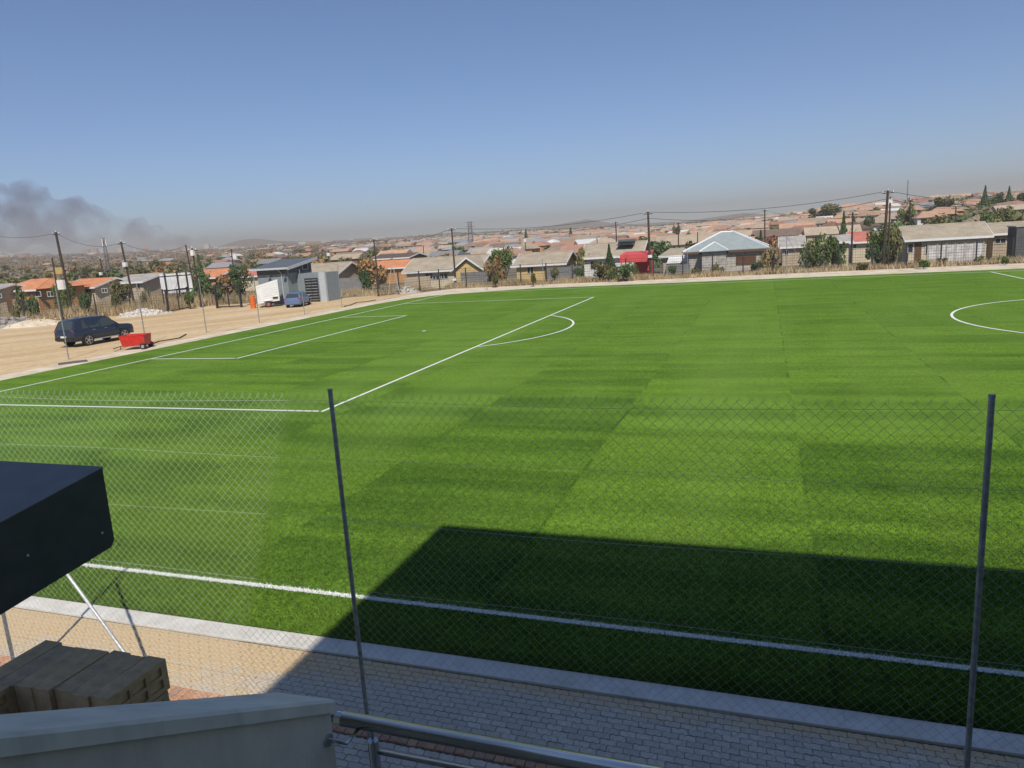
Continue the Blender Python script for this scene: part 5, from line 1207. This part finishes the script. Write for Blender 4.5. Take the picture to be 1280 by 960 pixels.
for k, (r, x, y, u) in enumerate(cand):
    t = rg.random(); acc = 0
    for rk, p in RK:
        acc += p
        if t < acc: break
    if u < 700 and rk in ('orange', 'red') and rg.random() < .25: rk = 'grey'
    v = rg.randrange(len(VAR)); wk = rg.choice(WK); rz = rg.choice([0, 0, 0, math.pi/2])+rg.uniform(-.06, .06); z = tz(x, y)
    if k < NIND:
        o = link('township_house', vm(v, 0, MW[wk]), None, (x, y, z), rz)
        mk = [t for m_, t in UPS if u < m_][0]; l1 = 'nearest %s township house %s' % (names[rk], mk)
        if l1 in _lab or r > 330: l1 = 'small %s house farther up the township slope, %s' % (names[rk], mk)
        _lab[l1] = 1
        tag(o, l1, 'house', '%s houses of the township' % names[rk])
        link('roof', vm(v, 1, MRT[rk]), o); link('window', vm(v, 2, M_PANE), o); link('window', vm(v, 4, M_PANE), o)
        if r < 260: link('door', vm(v, 3, M_DOOR), o)
    else:
        c, s_ = math.cos(rz), math.sin(rz)
        for part, key in ((0, 'w_'+wk), (1, rk)):
            src = VAR[v][part]; far_mb[key].add([(x+a*c-b*s_, y+a*s_+b*c, z+d) for a, b, d in src.v], src.f)
allm = MB(); mats_ = []
for key, mb in far_mb.items():
    if mb.f: allm.add(mb.v, mb.f, len(mats_)); mats_.append(MW[key[2:]] if key.startswith('w_') else MRT[key])
tag(link('far_township', allm.mesh('far_township', mats_)), 'far township of tiny houses filling the slopes up to the skyline', kind='stuff')
# pale long buildings on the far left crest
mb = MB()
for k in range(150):
    u = rg.choice([rg.uniform(-20, 60), rg.uniform(100, 285), rg.uniform(100, 285), rg.uniform(285, 520)]); ys = float(np.interp(u, [c[0] for c in _cr], [c[1] for c in _cr]))
    cr_ = float(np.interp(u, [c[0] for c in _cr], [c[2] for c in _cr])); r = cr_*rg.uniform(.62, 1.0) if rg.random() < .5 else cr_*rg.uniform(.93, 1.0)
    q = on_r(u, ys, r); z = tz(q[0], q[1]); L = rg.uniform(14, 60); hh = rg.uniform(5, 11) if rg.random() < .9 else rg.uniform(14, 26)
    if hh > 13: L *= .4
    mb.box((q[0], q[1], z+hh/2-1), (L, L*.5, hh+2), rz=rg.uniform(-.4, .4), mi=rg.choice([0, 0, 1, 2, 3]))
tag(mb.build('far_town', [MW['white'], MW['cream'], MW['orange'], MRT['grey']]), 'far pale town buildings along the left crest under the smoke', kind='stuff')
# bush: single trees near, a mass far off
for key in ('olive', 'dark', 'green', 'brown'):
    pass
crs = [get_crown(k, False, 420, v) for k in ('olive', 'dark', 'green', 'brown') for v in (0, 1)]
placed = 0; tries = 0
tl = []
while len(tl) < 240 and tries < 9000:
    tries += 1; az = A0+(A1-A0)*rg.random(); r = 125+rg.random()**1.5*520; x = CAM[0]+r*math.sin(az); y = CAM[1]+r*math.cos(az)
    u, v = pxof(x, y, 5)
    if u > 600 and rg.random() < .35: continue
    if r < 150 and u > 600: continue
    if any(abs(x-c[1]) < 7.5 and abs(y-c[2]) < 7 for c in cand if abs(c[0]-r) < 14): continue
    tl.append((x, y))
kinds = ['olive', 'olive', 'dark', 'dark', 'green', 'green', 'brown', 'brown']
for x, y in tl:
    i_ = rg.choice([0, 1, 0, 1, 2, 3, 0, 1, 4, 5, 6, 7]); h = rg.uniform(2.4, 5.2); wd = h*rg.uniform(.8, 1.25)
    nm = {'olive': 'olive', 'dark': 'dark green', 'green': 'green', 'brown': 'dry brown'}[kinds[i_]]
    u_ = pxof(x, y, 3)[0]; mk = [t for m_, t in UPS if u_ < m_][0]; l1 = '%s tree scattered among others %s' % (nm, mk)
    o = thing('township_tree', l1, 'tree', (x, y, tz(x, y)), rg.uniform(0, 6.28), '%s trees scattered over the plain and township' % nm)
    t = link('trunk', TR[i_ % 3], o); t.scale = (h*.7, h*.7, h); c = link('crown', crs[i_], o); c.scale = (wd, wd, h)
def bush_mass():
    N = 32000; az = A0+(A1-A0)*rng.random(N); cr = np.interp(az, CAZ, CR); r = 150+(np.minimum(cr*1.02, 3700)-150)*rng.random(N)**0.8
    x = CAM[0]+r*np.sin(az); y = CAM[1]+r*np.cos(az); u = (az-A0)/(A1-A0)
    keep = (rng.random(N) < np.where(u < .42, .85, np.where(r < 230, .12, .85))) & (r > np.where(u < .42, 150, 190))
    x, y, r = x[keep], y[keep], r[keep]; n = len(x); z = terrain(x, y); s = (1.4+2.6*rng.random(n))*np.clip(r/900, .8, 2.0)
    K_ = 9; d = rng.normal(size=(n, K_, 3)); d /= np.linalg.norm(d, axis=2)[..., None]; d[..., 2] = np.abs(d[..., 2])*.75
    P = np.stack([x, y, z], -1)[:, None]+d*(s[:, None]*(0.5+.6*rng.random((n, K_))))[..., None]; P = P.reshape(-1, 3); sz = np.repeat(s, K_)*.42
    a = rng.normal(size=P.shape); a /= np.linalg.norm(a, axis=1)[:, None]; b = np.cross(a, rng.normal(size=P.shape)); b /= np.linalg.norm(b, axis=1)[:, None]
    V = np.stack([P-a*sz[:, None], P+a*sz[:, None]*.8-b*sz[:, None]*.5, P+b*sz[:, None]], 1).reshape(-1, 3)
    mi = np.where(np.repeat(u[keep] > .42, K_), np.repeat(rng.choice([0, 0, 4, 4, 1], n), K_), np.repeat(rng.integers(0, 4, n), K_))
    tag(link('far_bush', npmesh('far_bush', V, np.arange(len(V)).reshape(-1, 3), [ML['olive'], M_BUSH, M_BUSH, ML['brown'], ML['dark']], mi)), 'far mass of grey brown bush over the plain', kind='stuff')
M_BUSH = leaf_mat('grey_brown_bush', (0.22, 0.175, 0.125), .1)
bush_mass()

# ------------------------------------------------------------------ smoke and haze
def smoke():
    # plume beyond the left crest: fire near its right end, drifting left and widening
    Rr = 7600.0
    path = [(270, 302, 6), (257, 298, 10), (243, 300, 9), (224, 297, 13), (205, 292, 17), (188, 290, 17), (168, 287, 19), (148, 283, 19), (126, 281, 26), (100, 273, 33), (72, 266, 40), (46, 262, 48), (14, 266, 52), (-30, 270, 56), (-80, 272, 60), (38, 238, 20), (44, 252, 26)]
    import bmesh
    bm = bmesh.new(); rg2 = random.Random(5)
    for u, v, s in path:
        for k in range(4):
            q = on_r(u+rg2.uniform(-.4, .4)*s, v+4+rg2.uniform(-.35, .3)*s, Rr); rad = s*rg2.uniform(.37, .60)/FX*Rr
            bmesh.ops.create_icosphere(bm, subdivisions=2, radius=rad, matrix=Matrix.Translation(q))
    me = bpy.data.meshes.new('smoke_plume'); bm.to_mesh(me); bm.free(); o = link('smoke_plume', me)
    rm = o.modifiers.new('remesh', 'REMESH'); rm.mode = 'VOXEL'; rm.voxel_size = 32
    tx = bpy.data.textures.new('smoke_noise', 'CLOUDS'); tx.noise_scale = 170; tx.noise_depth = 3
    dm = o.modifiers.new('displace', 'DISPLACE'); dm.texture = tx; dm.texture_coords = 'GLOBAL'; dm.strength = 210; dm.mid_level = 0.5
    g = NG('smoke'); g.t.nodes.remove(g.b); pv_ = g.t.nodes.new('ShaderNodeVolumePrincipled')
    n = g.noise(g.pos(), 0.0042, 5, 0.6); den = g.math('MULTIPLY', g.ramp(n, [(0.40, 0.0), (0.68, 1.0)]), SMOKE_D)
    g.t.links.new(den, pv_.inputs['Density']); pv_.inputs['Color'].default_value = (0.24, 0.35, 0.56, 1); pv_.inputs['Anisotropy'].default_value = 0.0
    g.t.links.new(pv_.outputs[0], g.o.inputs['Volume']); me.materials.append(g.m)
    tag(o, 'grey smoke plume rising beyond the left crest and drifting left', kind='stuff')
SMOKE_D = 0.0090
smoke()
def haze():
    B = 4700.0; mb = MB(); x, y = CAM[0], CAM[1]
    zlo = float(GZ_MIN)-1.0; zhi = HAZE_TOP
    o = mb.bb(x-B, x+B, y-B, y+B, zlo, zhi).build('haze', M_HAZE)
    o['kind'] = 'stuff'
GZ_MIN = min(V_all_min, -1.2); HAZE_TOP = V_all_max+32
g = NG('haze_air'); g.t.nodes.remove(g.b); pv_ = g.t.nodes.new('ShaderNodeVolumePrincipled')
pv_.inputs['Density'].default_value = 0.00041; pv_.inputs['Color'].default_value = (0.75, 0.67, 0.62, 1); pv_.inputs['Anisotropy'].default_value = 0.2
g.t.links.new(pv_.outputs[0], g.o.inputs['Volume']); M_HAZE = g.m
haze()
